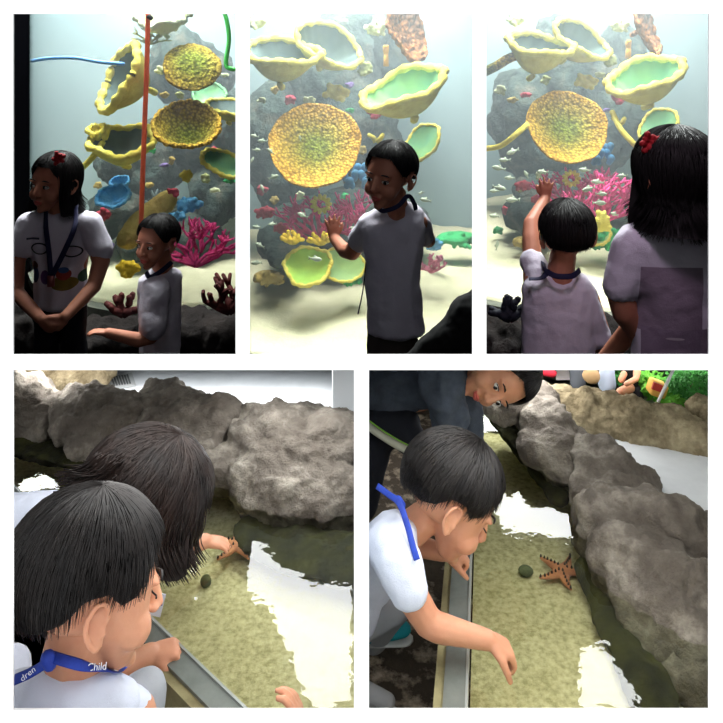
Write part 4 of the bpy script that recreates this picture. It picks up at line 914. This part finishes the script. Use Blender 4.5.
leafy(J(612,376,2.15),S(14,2.1),S(7,2.1),.04,240,LG,'thin green plant between the pale cloth and the seated person',4)
b=bmesh.new(); tube(b,[J(658,402,1.93),J(675,366,1.93)],S(1.6,1.93),8); tag(obj('post',b,mat('white_post',(224,226,226),.6),None,loc=J(658,402,2.0)),'thin white leaning post in front of the green shrub','post')
g=empty('person',J(630,396,2.06),'person in a black sleeveless top sitting among the plants at the top','person')
b=bmesh.new(); limbQ(b,(637,372,2.05,4),(636,379,2.03,3),(626,384,2.0,2.6)); limbQ(b,(624,374,2.05,3.4),(621,380,2.04,3)); limbQ(b,(630,388,2.04,5),(620,392,2.0,4)); body(g,b,SKIN,.003)
wrap('top',g,[[(631,368,2.07,7),(631,386,2.06,8)]],BLK,.004,3,()); wrap('trousers',g,[[(632,388,2.06,8),(638,396,2.04,6)]],DKPANT,.004,3,())
b=bmesh.new(); box(b,J(657,388,1.98),(S(15,2.08),.04,S(13,2.08)),Matrix.Rotation(.35,3,'Y')); o=obj('crate',b,mat('orange_yellow',(220,170,80),.8),None,False,loc=J(657,388,1.98)); bv=o.modifiers.new('b','BEVEL'); bv.width=.004; tag(o,'orange yellow crate among the plants left of the white post','crate')
b=bmesh.new(); box(b,J(657,387,1.956),(S(9,2),.006,S(7,2)),Matrix.Rotation(.35,3,'Y')); obj('panel',b,mat('crate_red',(190,60,50),.7),o,False)
g=empty('person',J(580,382,2.12),'person in dark clothes with a tan bag, cut off at the top edge','person')
wrap('jacket',g,[[(576,366,2.14,7),(578,384,2.12,8)]],mat('grey_jacket',(78,82,88),.9),.004,3,()); b=bmesh.new(); hullQ(b,(577,366,2.14,4),(577,380,2.13,4)); body(g,b,SKIN,.005)
b=bmesh.new(); hullQ(b,(591,375,2.08,(9,7,5)),(592,378,2.08,(8,6,5))); o=obj('bag',b,mat('tan_leather',(176,146,106),.8),None,loc=J(591,375,2.08)); tag(o,'round tan bag or hat beside the person cut off at the top','bag')
b=bmesh.new(); tube(b,bez([J(584,370,2.08),J(588,364,2.08),J(595,364,2.08),J(599,370,2.08)],4),.003,6); obj('strap',b,MATS['tan_leather'],o)
g=empty('person',J(608,385,2.1),'person in pale blue clothes cut off at the top, right of the tan bag','person')
wrap('skirt',g,[[(607,366,2.1,7),(607,384,2.1,9)]],mat('pale_blue_cloth',(186,200,222),.9),.004,3,()); b=bmesh.new(); hullQ(b,(607,366,2.1,4),(607,378,2.1,4)); body(g,b,SKIN,.005)
b=bmesh.new(); hullQ(b,(536,370,2.14,(5,4,5)),(552,373,2.14,(5,4,5))); o=obj('bag',b,mat('red_bag',(200,40,60),.7),None,loc=J(545,372,2.14)); remesh(o,.003,2); tag(o,'red bag at the top edge behind the rock wall','bag')
b=bmesh.new(); prism(b,[J(556,366,2.17),J(572,366,2.17),J(572,380,2.17),J(556,380,2.17)],[J(556,366,2.19),J(572,366,2.19),J(572,380,2.19),J(556,380,2.19)]); tag(obj('sign_board',b,mat('white_board',(222,214,216),.8),None,False,loc=J(564,380,2.17)),'blank whitish board standing between the red bag and the dark person','board')
# ------------------------------------------------------------------ glowing panels added over the pools, shaped to mirror as white water patches
def glow_panel(poly,idx,panel,power):
    n=Vector((0,366.9-HY,0)); pts=[]
    k=(366.9-HY)/F
    for px,py in poly:
        w=on_level(px,py,WZ); d=(w-Vector((0,0,CZ))).normalized(); d.z=-d.z
        t=(CZ-k*w.y-w.z)/(d.z+k*d.y); pts.append(w+d*t)
    b=bmesh.new(); vs=[b.verts.new(p) for p in pts]; b.faces.new(vs)
    bmesh.ops.triangulate(b,faces=b.faces[:])
    o=obj('reflected_panel_%d'%idx,b,GLOW_E,None,False,clip=False); o['kind']='structure'
GLOW_E=bpy.data.materials.new('glow_panel'); GLOW_E.use_nodes=True; bs=GLOW_E.node_tree.nodes['Principled BSDF']; bs.inputs['Base Color'].default_value=(.8,.8,.8,1); bs.inputs['Emission Color'].default_value=(.97,.99,1,1); bs.inputs['Emission Strength'].default_value=13
glow_panel([(252,540),(266,549),(285,568),(310,583),(352,583),(352,706),(312,706),(303,690),(297,668),(285,640),(272,612),(262,600),(254,599),(245,592)],1,'D',1)
glow_panel([(16,452),(45,457),(70,462),(92,470),(84,486),(50,489),(16,492)],2,'D',1)
glow_panel([(476,412),(492,418),(520,440),(548,470),(572,505),(572,541),(545,534),(505,530),(490,500),(472,450)],3,'E',1)
glow_panel([(582,653),(594,643),(606,650),(622,672),(640,706),(576,706)],4,'E',1)
glow_panel([(193,568),(197,572),(197,592),(193,600),(191,582)],5,'D',1)

def near_fill(px,py,w,h,e):  # added fill light above each pool, not a fitting of the place
    k=(367.6-HY)/F; y=py; loc=Vector((px,y,CZ-k*y-.004)); n=Vector((0,-k,-1)).normalized()
    L=bpy.data.lights.new('pool_fill','AREA'); L.shape='RECTANGLE'; L.size=w; L.size_y=h; L.energy=e; L.color=(1,.99,.97)
    o=bpy.data.objects.new('pool_fill',L); COL.objects.link(o); o.location=loc; o.rotation_euler=n.to_track_quat('-Z','Y').to_euler()
near_fill(-.26,1.13,.42,.4,3.5); near_fill(.28,1.13,.42,.4,3.5)

def far_fill(x,w,e):  # added fill light that brightens the paving and rocks at the back
    k=(367.6-HY)/F; y=2.06; L=bpy.data.lights.new('pool_fill','AREA'); L.shape='RECTANGLE'; L.size=w; L.size_y=.16; L.energy=e
    o=bpy.data.objects.new('pool_fill',L); COL.objects.link(o); o.location=(x,y,CZ-k*y-.004); o.rotation_euler=Vector((0,-k,-1)).to_track_quat('-Z','Y').to_euler()
far_fill(-.5,.9,1.6); far_fill(.5,.9,1.6)
# ------------------------------------------------------------------ finish: apply modifiers, trim at the walls, camera
def finish():
    bpy.context.view_layer.update(); dg=bpy.context.evaluated_depsgraph_get(); cam=Vector((0,0,CZ))
    for o,p in OBJS:
        if o.modifiers:
            me=bpy.data.meshes.new_from_object(o.evaluated_get(dg)); o.modifiers.clear(); o.data=me
            for q in me.polygons: q.use_smooth=True
    for o,p in OBJS:
        if not p: continue
        x0,x1,y0,y1=CLIPS[p]; W=o.matrix_world; me=o.data
        planes=[]
        if x0 is not None: planes.append(Vector((1,-(x0-CX)/F,0)))
        if x1 is not None: planes.append(Vector((-1,(x1-CX)/F,0)))
        if y0 is not None: planes.append(Vector((0,-(y0-HY)/F,-1)))
        if y1 is not None: planes.append(Vector((0,(y1-HY)/F,1)))
        bad=[n for n in planes if any((W@v.co-cam).dot(n)<0 for v in me.vertices)]
        if not bad: continue
        bm=bmesh.new(); bm.from_mesh(me); Wi=W.inverted()
        for n in bad:
            r=bmesh.ops.bisect_plane(bm,geom=bm.verts[:]+bm.edges[:]+bm.faces[:],plane_co=Wi@cam,plane_no=n,clear_inner=True)
            ed=[e for e in r['geom_cut'] if isinstance(e,bmesh.types.BMEdge)]
            if ed and 'glass' not in o.name: bmesh.ops.holes_fill(bm,edges=ed,sides=0)
        bm.to_mesh(me); bm.free()
        if not len(me.vertices): print('EMPTY',o.name,p)
finish()
for o in [o for o in COL.objects if o.type=='MESH' and not len(o.data.vertices)]: bpy.data.objects.remove(o)
W=bpy.data.worlds.new('sky'); SC.world=W; W.use_nodes=True
W.node_tree.nodes['Background'].inputs[0].default_value=(.97,.98,1,1); W.node_tree.nodes['Background'].inputs[1].default_value=1.35
C=bpy.data.cameras.new('camera'); co=bpy.data.objects.new('camera',C); COL.objects.link(co)
co.location=(0,0,CZ); co.rotation_euler=(PI/2,0,0); C.sensor_width=36; C.lens=F/723*36; C.shift_y=(HY-361.5)/723; C.clip_start=.05
SC.camera=co
V=SC.view_settings; SC.display_settings.display_device='sRGB'; V.view_transform='Standard'; V.look='None'; V.exposure=0; V.gamma=1; V.use_curve_mapping=False
